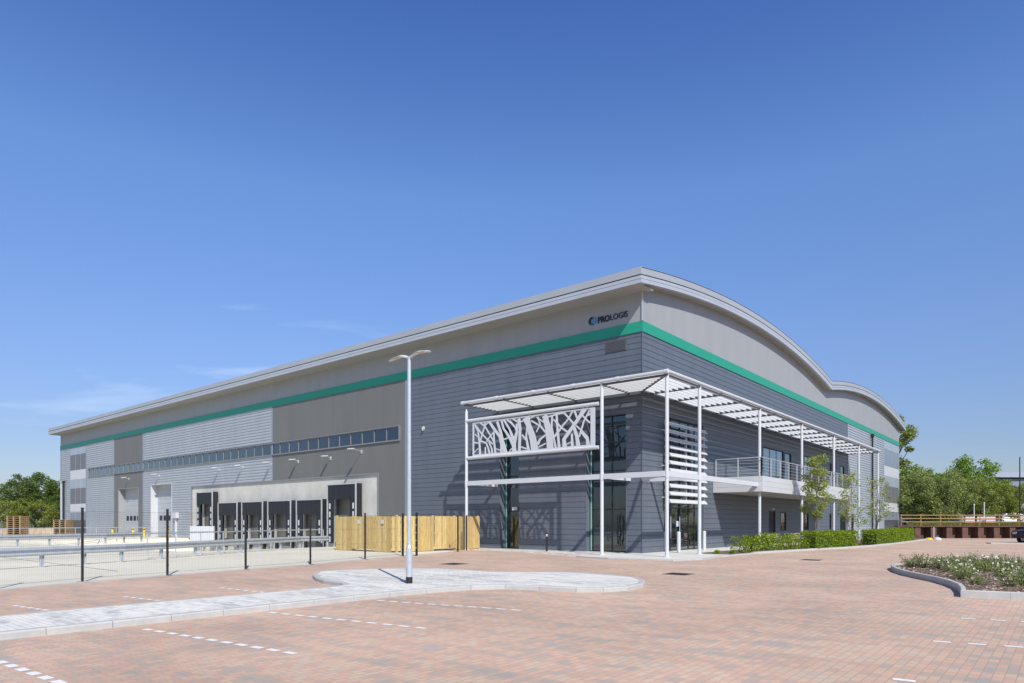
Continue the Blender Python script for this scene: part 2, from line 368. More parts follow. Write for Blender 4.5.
# parking bay marks set in white blocks
def dashes(p, q, n, l=.2, w=.1):
    mb = MB(); p = Vector(p); q = Vector(q); d = (q-p).normalized(); s = Vector((-d.y, d.x))
    for i in range(n):
        c = p.lerp(q, i/(n-1)); u = d*l/2; v = s*w/2
        mb.add([(*(c-u-v),.004),(*(c+u-v),.004),(*(c+u+v),.004),(*(c-u+v),.004)], [(0,1,2,3)])
    return tag(mb.build('parking_bay_line', M['mark']), kind='structure')
for p, q in [((6.4,-28.4),(9.6,-28.2)),((6.2,-26.3),(9.4,-25.93)),((5.95,-24.12),(9.2,-23.6)),((6.0,-21.75),(9.0,-21.1)),
             ((1.3,-26.73),(3.3,-26.45)),((1.26,-24.78),(3.3,-24.5)),((.94,-22.51),(3.3,-22.38))]:
    dashes(p, q, 11 if p[0] > 5 else 8)
dashes((15.44,-17.15),(17.4,-16.75),6); dashes((15.41,-19.95),(17.3,-19.5),6); dashes((15.43,-22.75),(17.4,-22.5),6)
# drain covers
for x0, y0, r in [(-1.3,-12.3,.42),(.0,-17.4,.0),(7.5,-11.4,.38),(8.4,-.8,.38)]:
    if r == 0: continue
    o = MB().box(-r,r,-r,r,-.02,.006)
    for q in range(7): o.box(-r*.85,r*.85,-r*.8+q*r*.25,-r*.8+q*r*.25+.04,.006,.012)
    ob = o.build('drain_cover', M['iron'], None, (x0,y0,0))
    tag(ob, {-1.3:'dark iron drain cover in the brick paving left of the traffic island tip', 7.5:'dark iron drain cover in open brick paving in front of the building corner', 8.4:'dark iron drain cover in the brick paving opposite the hedges'}[x0], 'drain cover', 'iron covers in the brick paving')

# grass bank behind the sheet pile wall
P0 = Vector((4.0,44.25)); D = Vector((.769,.639))
bk = MB(); cols = [0,3,6,9,12,16,22,30,40,55]; rows = [0.25,2,5,9,14,20,30,45,70]
rb = random.Random(4)
vs = []
for s in cols:
    for r in rows:
        b = P0 + D*s + Vector((0,1))*r
        vs.append((b.x, b.y, 1.12+min(r,9)*.045+(rb.uniform(-.05,.05) if r > 1 else 0)))
nr = len(rows)
fs = [(i*nr+j,(i+1)*nr+j,(i+1)*nr+j+1,i*nr+j+1) for i in range(len(cols)-1) for j in range(nr-1)]
nb = len(vs); vs += [(v[0],v[1],-.05) for v in vs[:nr]]
fs += [(j,j+1,nb+j+1,nb+j) for j in range(nr-1)]
bk.add(vs, fs); tag(bk.build('grass_bank', M['grass']), kind='structure')
gt = MB(); rg = random.Random(11)
for i in range(9000):
    s = rg.uniform(0,22); r = rg.uniform(.3,9)**1; b = P0+D*s+Vector((0,1))*r
    z = 1.1+min(r,9)*.045; h = rg.uniform(.08,.22); a = rg.uniform(0,6.28); w = rg.uniform(.02,.05)
    gt.add([(b.x-cos(a)*w,b.y-sin(a)*w,z),(b.x+cos(a)*w,b.y+sin(a)*w,z),(b.x+rg.uniform(-.06,.06),b.y+rg.uniform(-.06,.06),z+h)], [(0,1,2)])
M['blade'] = leafmat('grass_blade', (.09,.12,.02), (.24,.24,.07), .3)
tag(gt.build('bank_grass', M['blade']), 'rough yellowish grass on the bank above the rusty pile wall', 'grass', kind='stuff')

# ================================================================== WAREHOUSE
W = thing('warehouse', 'long grey distribution warehouse with green stripe, wave roof and louvred corner entrance canopy', 'warehouse')
XL, YR = -88.2, 67.55        # far ends of the two walls
def Lm(a, o, z): return (a, -o, z)          # left (loading) wall, plane y=0
def Rm(a, o, z): return (o, a, z)           # right (office) wall, plane x=0
def profile(z0, z1, style):
    P = [(0, z0)]
    if style == 'plank':
        k = int(z0/.3)+1
        while k*.3 < z1-.02:
            z = k*.3
            if z > z0+.02: P += [(0,z-.014),(-.022,z-.007),(-.022,z+.007),(0,z+.014)]
            k += 1
    elif style == 'rib':
        k = int(z0/.25)+1
        while k*.25+.12 < z1-.01:
            z = k*.25
            if z > z0+.01: P += [(0,z),(-.045,z+.035),(-.045,z+.10),(0,z+.135)]
            k += 1
    elif style == 'louvre':
        k = int(z0/.14)+1
        while k*.14 < z1-.02:
            z = k*.14
            if z > z0+.02: P += [(.0,z-.012),(-.05,z)]
            k += 1
    P.append((0, z1)); return P
def wall(mp, a0, a1, z0, z1, style, holes=(), off=0, mb=None):
    mb = mb or MB()
    cuts = sorted({a0, a1} | {h[0] for h in holes if a0 < h[0] < a1} | {h[1] for h in holes if a0 < h[1] < a1})
    for c0, c1 in zip(cuts, cuts[1:]):
        mid = (c0+c1)/2; z = z0; iv = []
        for h in sorted([h for h in holes if h[0] <= mid <= h[1]], key=lambda h: h[2]):
            if h[2] > z and h[2] < z1: iv.append((z, h[2]))
            z = max(z, h[3])
        if z < z1: iv.append((z, z1))
        for a, b in iv:
            P = profile(a, b, style); n = len(P)
            vs = [mp(c0, off+o, z) for o, z in P]+[mp(c1, off+o, z) for o, z in P]
            mb.add(vs, [(i, n+i, n+i+1, i+1) for i in range(n-1)])
    return mb
def reveal(mp, h, dep, mb=None, back=False):
    """four sides of an opening going back into the wall"""
    mb = mb or MB(); a0,a1,z0,z1 = h; t = .04
    def bx(a,b,c,d,o0,o1):
        p = mp(a,o0,c); q = mp(b,o1,d); mb.box(p[0],q[0],p[1],q[1],p[2],q[2])
    bx(a0,a0+t,z0,z1,.012,-dep); bx(a1-t,a1,z0,z1,.012,-dep); bx(a0+t,a1-t,z1-t,z1,.012,-dep)
    if z0 > .1: bx(a0+t,a1-t,z0,z0+t,.03,-dep)
    return mb
def bx(mb, mp, a0,a1,o0,o1,z0,z1):
    p = mp(a0,o0,z0); q = mp(a1,o1,z1); return mb.box(p[0],q[0],p[1],q[1],p[2],q[2])
ZG0, ZG1 = 11.33, 11.87
# --- left wall openings
slot1 = (-9.62,-8.07,0,7.3); slot2 = (-3.42,-.9,0,7.3)
ribb = (-77.7,-18.75,7.28,8.22)
door1 = (-68.2,-62.55,0,5.45); door2 = (-59.3,-54.2,0,5.6)
dockp = (-49.7,-21.05,-1.25,5.0)
DW = M['dark']
wall(Lm,-17.75,0,0,ZG0,'plank',[slot1,slot2]).build('dark_cladding', DW, W)
wall(Lm,-35,-18.1,0,ZG0,'flat',[ribb,dockp]).build('smooth_panel', M['brown'], W)
wall(Lm,-61.3,-35,0,ZG0,'rib',[ribb,door2,dockp]).build('ribbed_cladding', M['rib'], W)
wall(Lm,-69.5,-61.3,0,ZG0,'flat',[ribb,door1]).build('smooth_panel', M['brown'], W)
wall(Lm,-78.6,-69.5,0,ZG0,'rib',[ribb]).build('ribbed_cladding', M['rib'], W)
wall(Lm,XL,-84.4,0,ZG0,'rib').build('ribbed_cladding', M['rib'], W)
# vertical flashings and faint panel joints
fl = MB()
for a0,a1,z in [(a-.06,a+.06,0 if not -49<a<-21 else 5.13) for a in (-18.1,-35,-61.3,-69.5,-78.6,-84.4)]+[(-18.035,-17.75,0),(XL,XL+.14,0)]:
    fl = MB(); bx(fl, Lm, a0,a1,.03,-.02,z,ZG0); fl.build('flashing', M['stackB'], W)
for a in [-20.5-k*2.9 for k in range(5)]+[-64.0,-66.8]:
    q_ = MB(); bx(q_, Lm, a-.008,a+.008,.002,-.01,8.3,ZG0); q_.build('panel_joint', M['louvre'], W)
levels = [(0,1.84,'louvre','louvre'),(1.84,2.85,'stackB','flat'),(2.85,3.95,'stackW','flat'),(3.95,5.95,'stackD','flat'),(5.95,7.12,'stackL','flat'),(7.12,8.34,'stackW','flat'),(8.34,10.33,'stackD','flat'),(10.33,ZG0,'stackL','flat')]
for z0,z1,m,st in levels:
    wall(Lm,-84.34,-78.66,z0+.006,z1-.006,st).build('coloured_panel', M[m], W)
    wall(Rm,58.46,67.4,z0+.006,z1-.006,st).build('coloured_panel', M['stackB' if m == 'stackD' and z0 > 8 else m], W)
for mp_, ex, aa, hw_, of in ((Lm,(-84.34,-78.66),(-82.4,-80.5),.02,.012),(Rm,(58.46,67.4),(60.6,62.8,65.0),.012,.006)):
    for a in aa:
        q_ = MB(); bx(q_, mp_, a-hw_,a+hw_,of,-.03,1.86,ZG0); q_.build('panel_joint', M['stackL'], W)
    q_ = MB(); bx(q_, mp_, ex[0],ex[1],-.06,-.1,0,ZG0); q_.build('backing', M['stackL'], W)
# --- right wall openings
entr = (2.35,7.5,0,7.35)
wup = [(17.6,22.1,4.35,7.0),(22.35,23.9,4.35,6.95),(27.3,29.4,4.9,7.1),(34.9,35.6,4.6,7.0),(38.7,40.1,4.3,7.0)]
wlo = [(18.85,20.2,0,2.42),(21.4,22.7,.95,2.35),(26.7,28.5,.95,2.35),(30.2,31.0,.95,2.35),(34.9,35.5,.95,2.35),(38.6,40.6,0,2.4)]
wall(Rm,0,41.57,0,ZG0,'plank',[entr]+wup+wlo).build('dark_cladding', DW, W)
wall(Rm,41.57,58.4,0,ZG0,'rib').build('ribbed_cladding', M['rib'], W)
for a0,a1 in ((41.5,41.64),(58.33,58.455),(67.4,YR)):
    fl = MB(); bx(fl, Rm, a0,a1,.03,-.02,0,ZG0); fl.build('flashing', M['stackL'], W)
# rear and far end walls
wall(lambda a,o,z:(XL-o,a,z),0,YR,0,13.4,'rib').build('rear_cladding', M['rib'], W)
wall(lambda a,o,z:(a,YR+o,z),XL,0,0,13.4,'rib').build('rear_cladding', M['rib'], W)
# green band
gb = MB(); bx(gb, Lm, XL,.05,.05,-.05,ZG0,ZG1); bx(gb, Rm, .05001,YR,.05,-.04,ZG0,ZG1)
gb.build('green_band', M['green'], W)
# --- roof: two shallow vaults
OX, OY, TH = .55, 1.15, .76
def zt(yv):
    c = 16.1 if yv < 33.4 else 51.0; h = 17.3 if yv < 33.4 else 17.65
    return 14.12 + 1.5*(1-abs((yv-c)/h)**2)
ysamp = [-OY+(33.4+OY)*i/26 for i in range(27)] + [33.4+(68.68-33.4)*i/26 for i in range(1,27)]
rf = MB(); n = len(ysamp); X0, X1 = -88.9, OX-.06
vs = []
for X in (X0, X1):
    vs += [(X,v,zt(v)-.02) for v in ysamp] + [(X,v,zt(v)-TH+.02) for v in ysamp]
fs = []
for i in range(n-1):
    fs += [(i,i+1,2*n+i+1,2*n+i),(n+i,3*n+i,3*n+i+1,n+i+1),(i,n+i,n+i+1,i+1),(2*n+i,2*n+i+1,3*n+i+1,3*n+i)]
fs += [(0,2*n,3*n,n),(n-1,2*n-1,4*n-1,3*n-1)]
rf.add(vs, fs)
rf.build('roof', M['soffit'], W)
es = MB(); es.box(X0,OX-.08,-OY-.02,.3,13.365,13.42); es.build('eaves_soffit', M['soffit'], W)
sh = MB()
vs = []
for X in (X0-.02, OX+.05): vs += [(X,v,zt(v)+.02) for v in ysamp]+[(X,v,zt(v)-.018) for v in ysamp]
fs = [(i,i+1,2*n+i+1,2*n+i) for i in range(n-1)]+[(2*n+i,2*n+i+1,3*n+i+1,3*n+i) for i in range(n-1)]+[(i,n+i,n+i+1,i+1) for i in range(n-1)]
sh.add(vs, fs); sh.build('roof_sheet', M['roof'], W)
# layered fascia: (z below roof top from, to, projection)
LAY = [(-.03,.33,.05,'roof'),(.33,.39,.0,'louvre'),(.39,.545,.045,'fascia'),(.545,.58,.01,'frame'),(.58,TH,.07,'fascia')]
for d0,d1,pr,m in LAY:
    f = MB(); za = zt(-OY)
    f.add([(X0-.03,-OY-pr,za-d1),(OX+pr,-OY-pr,za-d1),(OX+pr,-OY-pr,za-d0),(X0-.03,-OY-pr,za-d0),
           (X0-.03,-OY+.1,za-d1),(OX-.1,-OY+.1,za-d1),(OX-.1,-OY+.1,za-d0),(X0-.03,-OY+.1,za-d0)],
          [(0,1,2,3),(3,2,6,7),(0,4,5,1),(4,7,6,5),(0,3,7,4)])
    yy = ysamp[:]; yy[0] = -OY-pr
    zz = [zt(-OY)]+[zt(v) for v in ysamp[1:]]
    vs = []
    for X in (OX-.12, OX+pr):
        ys2 = yy[:]
        if X < OX: ys2[0] = -OY+.1
        vs += [(X,a,b-d1) for a,b in zip(ys2,zz)]+[(X,a,b-d0) for a,b in zip(ys2,zz)]
    fs = []
    for i in range(n-1):
        fs += [(2*n+i,2*n+i+1,3*n+i+1,3*n+i),(n+i,3*n+i,3*n+i+1,n+i+1),(i,i+1,2*n+i+1,2*n+i)]
    fs.append((n-1,3*n-1,4*n-1,2*n-1))
    f.add(vs, fs)
    # far left verge
    vs = []
    for X in (X0-.02-pr*.5, X0+.1): vs += [(X,a,b-d1) for a,b in zip(ysamp,zz)]+[(X,a,b-d0) for a,b in zip(ysamp,zz)]
    f.add(vs, [q for i in range(n-1) for q in ((i,n+i,n+i+1,i+1),(i,i+1,2*n+i+1,2*n+i))])
    f.build('fascia', M[m], W)
# pale band above the green
cb = MB(); bx(cb, Lm, XL,.02,.0,-.1,ZG1,13.46)
vs = []
yy = [v for v in ysamp if 0 < v < YR]; yy = [0.02]+yy+[YR]; m_ = len(yy)
vs = [(.02,v,ZG1) for v in yy]+[(.02,v,zt(v)-TH+.06) for v in yy]
cb.add(vs, [(i,i+1,m_+i+1,m_+i) for i in range(m_-1)])
cb.build('pale_gable', M['cream'], W)
# corner trim and small gutter bracket
ct = MB(); ct.box(.0,.07,-.07,.0,ZG1,13.36); ct.build('corner_trim', M['fascia'], W)
ct = MB(); ct.box(.0,.035,-.035,.0,0,ZG0); ct.build('corner_trim', M['dark'], W)
vt = MB(); bx(vt, Lm, -2.15,-.9,.03,-.01,10.55,11.15)
for i in range(8): bx(vt, Lm, -2.1,-.95,.045,.03,10.59+i*.07,10.62+i*.07)
vt.build('vent', M['louvre'], W)
# sign lettering
sg = bpy.data.objects.new('sign', None); C.objects.link(sg); sg.parent = W; sg.location = (-3.25,-.03,12.2)
def text(name, body, size, x, z, bold, m, parent, sx=1):
    cu = bpy.data.curves.new(name, 'FONT'); cu.body = body; cu.size = size; cu.extrude = .015; cu.offset = bold; cu.space_character = 1.0
    o = bpy.data.objects.new(name, cu); C.objects.link(o)
    dg = bpy.context.evaluated_depsgraph_get(); me = bpy.data.meshes.new_from_object(o.evaluated_get(dg)); me.name = name
    wd = max(v.co.x for v in me.vertices); bpy.data.objects.remove(o)
    me.materials.clear(); me.materials.append(m)
    q = bpy.data.objects.new(name, me); C.objects.link(q); q.parent = parent; q.rotation_euler = (pi/2,0,0); q.location = (x,0,z); q.scale = (sx,1,1)
    return wd*sx
w1 = text('lettering', 'PRO', .43, .60, .05, .020, M['logoD'], sg, .90)
text('lettering', 'LOGIS', .43, .60+w1+.015, .05, .004, M['logoD'], sg, .90)
def disc_part(m, pts, nm):
    b = MB(); k = len(pts)
    b.add([(x,-.02,z) for x,z in pts]+[(x,.02,z) for x,z in pts],[tuple(range(k))]+[(i,(i+1)%k,k+(i+1)%k,k+i) for i in range(k)])
    b.build(nm, m, sg)
arc = lambda a0,a1,r,n=10,cx=.27,cz=.22: [(cx+r*cos(radians(a0+(a1-a0)*i/n)), cz+r*sin(radians(a0+(a1-a0)*i/n))) for i in range(n+1)]
disc_part(M['logoD'], arc(100,230,.24)+arc(215,110,.12), 'emblem')
disc_part(M['logoB'], arc(-60,85,.24)+[(.27,.22),(.20,.05)], 'emblem')
disc_part(M['logoG'], arc(232,292,.24)+[(.26,.12)], 'emblem')
disc_part(M['logoD'], [(.30,.44),(.27,.30),(.36,.36)], 'emblem')

# --- ribbon of windows
nb_ = 43; wb = (ribb[1]-ribb[0])/nb_
fr = MB(); fr.box(.0,wb,-.02,.09,.0,.035); fr.box(0,wb,-.02,.09,.905,.94); fr.box(-.022,.022,-.012,.085,.035,.905)
gp = MB(); gp.box(.022,wb-.022,.04,.055,.035,.905)
fo0 = fr.build('window', M['frame'], W); go0 = gp.build('pane', M['glass'], fo0)
gp2 = MB(); gp2.box(.07,wb-.07,.02,.05,.09,.85)
rr = random.Random(5)
for i in range(nb_):
    fo = fo0 if i == 0 else fo0.copy()
    go = go0 if i == 0 else go0.copy()
    if i: C.objects.link(fo); C.objects.link(go); go.parent = fo
    fo.parent = W; fo.location = (ribb[0]+i*wb, 0, ribb[2])
    go.rotation_euler = (rr.uniform(-.006,.006), 0, rr.uniform(-.008,.008))
rv = MB(); bx(rv, Lm, ribb[0]-.12,ribb[1]+.12,.08,-.0,ribb[3],ribb[3]+.06); bx(rv, Lm, ribb[0]-.12,ribb[1]+.12,.10,-.0,ribb[2]-.07,ribb[2]); bx(rv, Lm, ribb[1],ribb[1]+.12,.09,-.05,ribb[2],ribb[3]); bx(rv, Lm, ribb[0]-.12,ribb[0],.09,-.05,ribb[2],ribb[3])
rv.build('window_surround', M['frame'], W)

# --- level access doors
for h, mr in ((door1,'cream'),(door2,'stackW')):
    r_ = reveal(Lm, h, .75, MB()); d = r_.build('door_surround', M[mr], W)
    b = MB()
    a0,a1,z0,z1 = h
    for k in range(11): bx(b, Lm, a0+.04,a1-.04,-.70,-.75,k*z1/11+.01,(k+1)*z1/11-.008)
    bx(b, Lm, a0+.04,a1-.04,-.74,-.80,0,z1)
    dd = b.build('shutter_door', M['doorg'], W)
    v = MB()
    for k in range(5): bx(v, Lm, a0+.5+k*1.0,a0+1.2+k*1.0,-.69,-.72,1.75,2.3)
    v.build('vision_panel', M['black'], dd)
# --- concrete dock face, leveller docks with black shelters
dc = MB(); bx(dc, Lm, dockp[0],dockp[1],-.06,-.3,-1.25,5.0)
for a in range(7): bx(dc, Lm, dockp[0]+.02+a*4.09, dockp[0]+.03+a*4.09, -.055,-.07,-1.2,4.9)
dc.build('dock_wall', M['conc'], W)
dt = MB(); bx(dt, Lm, dockp[0]-.1,dockp[1]+.1,.06,-.1,5.0,5.12); bx(dt, Lm, dockp[1],dockp[1]+.1,.06,-.1,0,5.0); bx(dt, Lm, dockp[0]-.1,dockp[0],.06,-.1,0,5.0)
dt.build('dock_trim', M['frame'], W)
def dock(a0, a1, zt_):
    dep = .62
    s = MB(); bx(s, Lm, a0+.05,a0+.1,.06,dep-.04,0,zt_); bx(s, Lm, a1-.1,a1-.05,.06,dep-.04,0,zt_)
    bx(s, Lm, a0+.1,a1-.1,.07,dep-.04,zt_-.05,zt_)
    sh_ = s.build('dock_shelter', M['black'], W)
    t = MB()
    for a in (a0, a1-.10): bx(t, Lm, a, a+.10, dep-.04, dep+.03, 0, zt_+.02)
    bx(t, Lm, a0+.10,a1-.10, dep-.04, dep+.03, zt_-.06, zt_+.02); t.build('trim', M['alu'], sh_)
    hc = MB(); bx(hc, Lm, a0+.11,a1-.11,dep-.01,dep-.03,zt_-1.15,zt_-.06)
    for k in range(5): bx(hc, Lm, a0+.17+k*(a1-a0-.34)/5, a0+.18+k*(a1-a0-.34)/5, dep+.0,dep-.01, zt_-1.15,zt_-.1)
    hc.build('header_curtain', M['black'], sh_)
    for a in (a0+.11, a1-.11-.68):
        c = MB(); bx(c, Lm, a,a+.68,dep-.035,dep-.05,0,zt_-1.1); cc = c.build('side_curtain', M['black'], sh_)
        st = MB(); q = 0; z = .1
        am = a+.12 if a < (a0+a1)/2 else a+.32
        while z < zt_-1.4: bx(st, Lm, am,am+.17,dep-.02,dep-.034,z,z+.42); z += .62
        st.build('marker_strip', M['white'], cc)
    b = MB(); bx(b, Lm, a0+.4,a1-.4,-.02,-.05,0,zt_-.4)
    for k in range(7): bx(b, Lm, a0+.4,a1-.4,-.01,-.02,k*.43,k*.43+.4)
    b.build('dock_door', M['dockd'], sh_)
    for q in (a0+.5,a1-.7):
        f = MB(); bx(f, Lm, q,q+.2,.02,.24,-.7,.1); f.build('bumper', M['blackm'], sh_)
    l = MB(); bx(l, Lm, a0+.8,a1-.8,-.05,.1,-.35,.0); l.build('leveller', M['louvre'], sh_)
dock(-47.5,-44.25,4.42); dock(-26.3,-22.75,4.42)
for a in (-43.2,-38.95,-34.7,-30.45): dock(a, a+3.5, 3.36)
# --- wall lights on brackets
def wlight(a, z, s=1):
    b = MB(); b.tube((a,0,z),(a,-1.0*s,z+.12),.02); bx(b, Lm, a-.08,a+.08,.04,-.01,z-.15,z+.12)
    w_ = b.build('wall_light', M['alu'], W)
    h = MB(); h.obox((a,-1.15*s,z+.12),(.11,0,0),(0,.24,.03),(0,0,.035)); h.build('lamp_head', M['white'], w_)
for a in (-65.1,-57.2,-44.1,-39.85,-35.1,-31.1,-26.7): wlight(a, 6.5, .5)
wlight(-22.9, 6.75, .85)
# camera dome, downpipes, intercom box
b = MB(); bx(b, Lm, -16.35,-16.2,.12,0,7.75,7.95); b.tube((-16.27,-.12,7.75),(-16.27,-.12,7.66),.08,.04); b.build('security_camera', M['white'], W)
for a in (-87.4,-86.5):
    b = MB(); b.tube((a,-.14,0),(a,-.14,6.9),.11); bx(b, Lm, a-.2,a+.2,.3,0,6.9,7.1); b.build('downpipe', M['blackm'] if a > -87 else M['alu'], W)
for a, zz in ((51.6,ZG0),):
    b = MB(); b.tube((.16,a,0),(.16,a,zz-.2),.09); b.box(0,.3,a-.18,a+.18,zz-.35,zz-.02); b.build('downpipe', M['blackm'], W)
for a, z0, z1 in ((43.2,0,2.35),(54.1,0,2.4)):
    b = MB(); b.box(.02,.12,a-.14,a+.14,z0,z1); b.build('service_riser', M['blackm'], W)
b = MB(); bx(b, Lm, -53.4,-52.6,.3,0,2.0,2.6); bx(b, Lm, -53.05,-52.95,.2,0,0,2.0); b.build('control_box', M['stackW'], W)

# --- glazed slots on the left wall near the corner
def slot(h, dep, gx0, gx1, mull):
    reveal(Lm, h, dep+.1).build('slot_reveal', M['dark'], W)
    fm = MB()
    a0,a1,z0,z1 = gx0,gx1,h[2],h[3]-.04
    bars_z = [0.0,2.25,3.85,4.3,5.8,z1-.06]
    for z in bars_z: bx(fm, Lm, a0,a1,-dep+.03,-dep-.04,z,z+.06)
    for a in [a0]+mull+[a1-.06]: bx(fm, Lm, a,a+.06,-dep+.035,-dep-.045,0,z1)
    f_ = fm.build('window', M['blackm'], W)
    g_ = MB(); bx(g_, Lm, a0,a1,-dep,-dep-.012,.02,z1); g_.build('pane', M['glassT'], f_)
    e = MB(); bx(e, Lm, a0+.06,a0+.13,-dep+.04,-dep+.02,.05,z1-.1); e.build('glass_edge', M['tealedge'], f_)
slot(slot1, .5, -9.58, -8.11, [])
slot(slot2, .35, -3.38, -.94, [-2.0])
e = MB(); bx(e, Lm, -9.0,-8.6,-.44,-.47,2.3,2.5); e.build('door_sign', M['white'], W)
sp = MB(); bx(sp, Lm, -9.6,-.6,-.7,-.9,3.85,4.32); bx(sp, Lm, -9.9,-.3,-.7,-8.0,3.9,4.25); bx(sp, Lm, -9.9,-.3,-.5,-8.0,7.35,7.5)
bx(sp, Lm, -9.9,-.3,-8.0,-8.1,0,7.5); sp.box(-9.95,-9.9,.5,8,0,7.5); bx(sp, Lm, -9.9,-.3,-.12,-8.0,-.01,.012); sp.box(-6.2,-6.1,.6,8,0,7.4)
sp.build('interior', M['room'], W)
it = MB(); it.box(-3.2,-1.2,3.6,4.2,.02,1.1); it.box(-7.9,-7.3,1.6,6,.02,2.4); it.box(-3.9,-3.0,3.4,3.8,.02,1.2); it.box(-4.2,-3.9,4.3,5.6,.02,2.3)
it.build('interior_joinery', M['wood'], W)
# --- main entrance on the right wall
reveal(Rm, entr, .3).build('entrance_reveal', M['dark'], W)
fm = MB()
for z in (0,2.35,2.95,4.0,4.4,5.4,6.3,7.22): bx(fm, Rm, 2.4,7.45,-.14,-.2,z,z+.07)
for a in (2.4,3.4,4.55,5.7,6.5,7.39): bx(fm, Rm, a,a+.07,-.135,-.205,0,7.28)
bx(fm, Rm, 4.5,4.62,-.1,-.21,0,2.4); bx(fm, Rm, 2.4,7.45,-.13,-.19,1.05,1.09)
f_ = fm.build('entrance_screen', M['blackm'], W)
g_ = MB(); bx(g_, Rm, 2.42,7.43,-.165,-.177,.03,7.25); g_.build('pane', M['glassT'], f_)
for a in (3.32,4.42):
    hd = MB(); hd.tube((-.06,a,.7),(-.06,a,1.9),.02); hd.build('door_handle', M['alu'], f_)
for a in (3.0,4.2):
    nt_ = MB(); bx(nt_, Rm, a,a+.28,-.15,-.16,1.35,1.65); nt_.build('notice', M['white'], f_)
# right wall windows and doors
for i, h in enumerate(wup+wlo):
    reveal(Rm, h, .12).build('window_reveal', M['blackm'], W)
    f = MB(); a0,a1,z0,z1 = h; zb = z0+.04 if z0 > .1 else 0
    nm = 3 if a1-a0 > 3 else (2 if a1-a0 > 1.6 else 1)
    for q in range(nm+1): 
        aa = a0+.04+(a1-a0-.08-.05)*q/nm; bx(f, Rm, aa,aa+.05,-.04,-.09,zb,z1-.04)
    bx(f, Rm, a0+.1,a1-.1,-.045,-.085,zb,zb+.05); bx(f, Rm, a0+.1,a1-.1,-.045,-.085,z1-.09,z1-.04)
    solid = h in (wup[1],wlo[0],wlo[5])
    ff = f.build('door' if solid else 'window', M['blackm'], W)
    g_ = MB(); bx(g_, Rm, a0+.05,a1-.05,-.06,-.07,zb,z1-.05)
    g_.build('door_leaf' if solid else 'pane', M['black'] if h in (wlo[0],) else (M['glassB'] if i in (0,2) else M['glass']), ff)
b = MB(); b.box(0,.12,19.35,19.65,2.5,2.62); b.build('wall_light', M['white'], W)

# --- entrance canopy
CA = bpy.data.objects.new('canopy', None); C.objects.link(CA); CA.parent = W
CX0, CY1, ZC = -10.0, 41.6, 8.40
cols = [(-9.79,-2.7,7.85),(-.71,-2.7,ZC),(2.7,-2.62,ZC),(2.7,.87,ZC),(2.7,9.25,ZC),(2.7,17.4,ZC),(2.7,25.55,ZC),(2.7,33.65,ZC),(2.7,41.3,ZC)]
for x, y_, h in cols:
    c = MB(); c.tube((0,0,.0),(0,0,h),.085,n=16); c.tube((0,0,0),(0,0,.04),.17,n=16); c.tube((0,0,h),(0,0,h+.22) if h < 8 else (0,0,h+.03),.085,.02 if h < 8 else .085,n=16)
    c.tube((0,0,3.62),(0,0,4.0),.1,n=16)
    c.build('column', M['white'], CA, (x,y_,0), smooth=False)
ft = MB(); ft.tube((CX0,-2.8,8.42),(2.8,-2.8,8.42),.085,n=12); ft.tube((2.8,-2.8,8.421),(2.8,CY1,8.421),.085,n=12)
for x in [CX0+.02+k*2.55 for k in range(6)]: ft.tube((x-.09,-2.8,8.42),(x+.09,-2.8,8.42),.105,n=12)
ft.build('edge_tube', M['white'], CA)
ra = MB()
for x in (-9.7,-7.0,-4.0,-.71): ra.bar((x,-2.72,8.30),(x,-.02,8.30),.05,.14)
ra.bar((.05,-.05,8.30),(2.72,-2.72,8.30),.06,.14)
for y_ in (0.87,3.6,6.4,9.25,11.95,14.7,17.4,20.1,22.85,25.55,28.2,30.9,33.65,36.2,38.7,41.3): ra.bar((.02,y_,8.30),(2.72,y_,8.30),.05,.14)
ra.bar((CX0+.1,-2.74,8.27),(2.7,-2.74,8.27),.04,.10); ra.bar((2.74,-2.7,8.27),(2.74,CY1-.1,8.27),.04,.10)
ra.build('rafters', mat('canopy_steel', (.10,.10,.10), .5), CA)
sl = MB(); ns = 8; sp_ = 2.62/ns; tl = radians(25); hw = .118
for k in range(ns):
    o = .22 + k*sp_                                   # distance from the wall
    # near-upright blades, top edge leaning back towards the wall
    du = Vector((0,sin(tl),cos(tl)))*hw; dn = Vector((0,-cos(tl),sin(tl)))*.010
    sl.obox(((CX0+.15+o)/2, -o, 8.36), ((o-CX0-.15)/2,0,0), du, dn)
    du = Vector((-sin(tl),0,cos(tl)))*hw; dn = Vector((cos(tl),0,sin(tl)))*.010
    sl.obox((o,(CY1-.05-o)/2,8.362),(0,(CY1-.05+o)/2,0), du, dn)
sl.build('louvre_slats', M['slat'], CA)
mbm = MB()
mbm.box(-9.79,2.62,-2.76,-2.64,3.68,3.93); mbm.box(2.64,2.76,-2.6,8.9,3.679,3.931)
for x, y_, h in cols[:3]: mbm.box(x-.06,x+.06,-2.63,-.0,3.72,3.90) if x < 2 else None
for y_ in (.87,): mbm.box(0,2.63,y_-.06,y_+.06,3.70,3.90)
mbm.bar((.02,-.02,3.8),(2.66,-2.66,3.8),.1,.18)
mbm.build('tie_beams', M['white'], CA)
pt = MB()
for z in (7.38,5.25): pt.tube((-9.79,-2.7,z),(-.9,-2.7,z),.095,n=12)
pt.build('panel_rails', M['white'], CA)
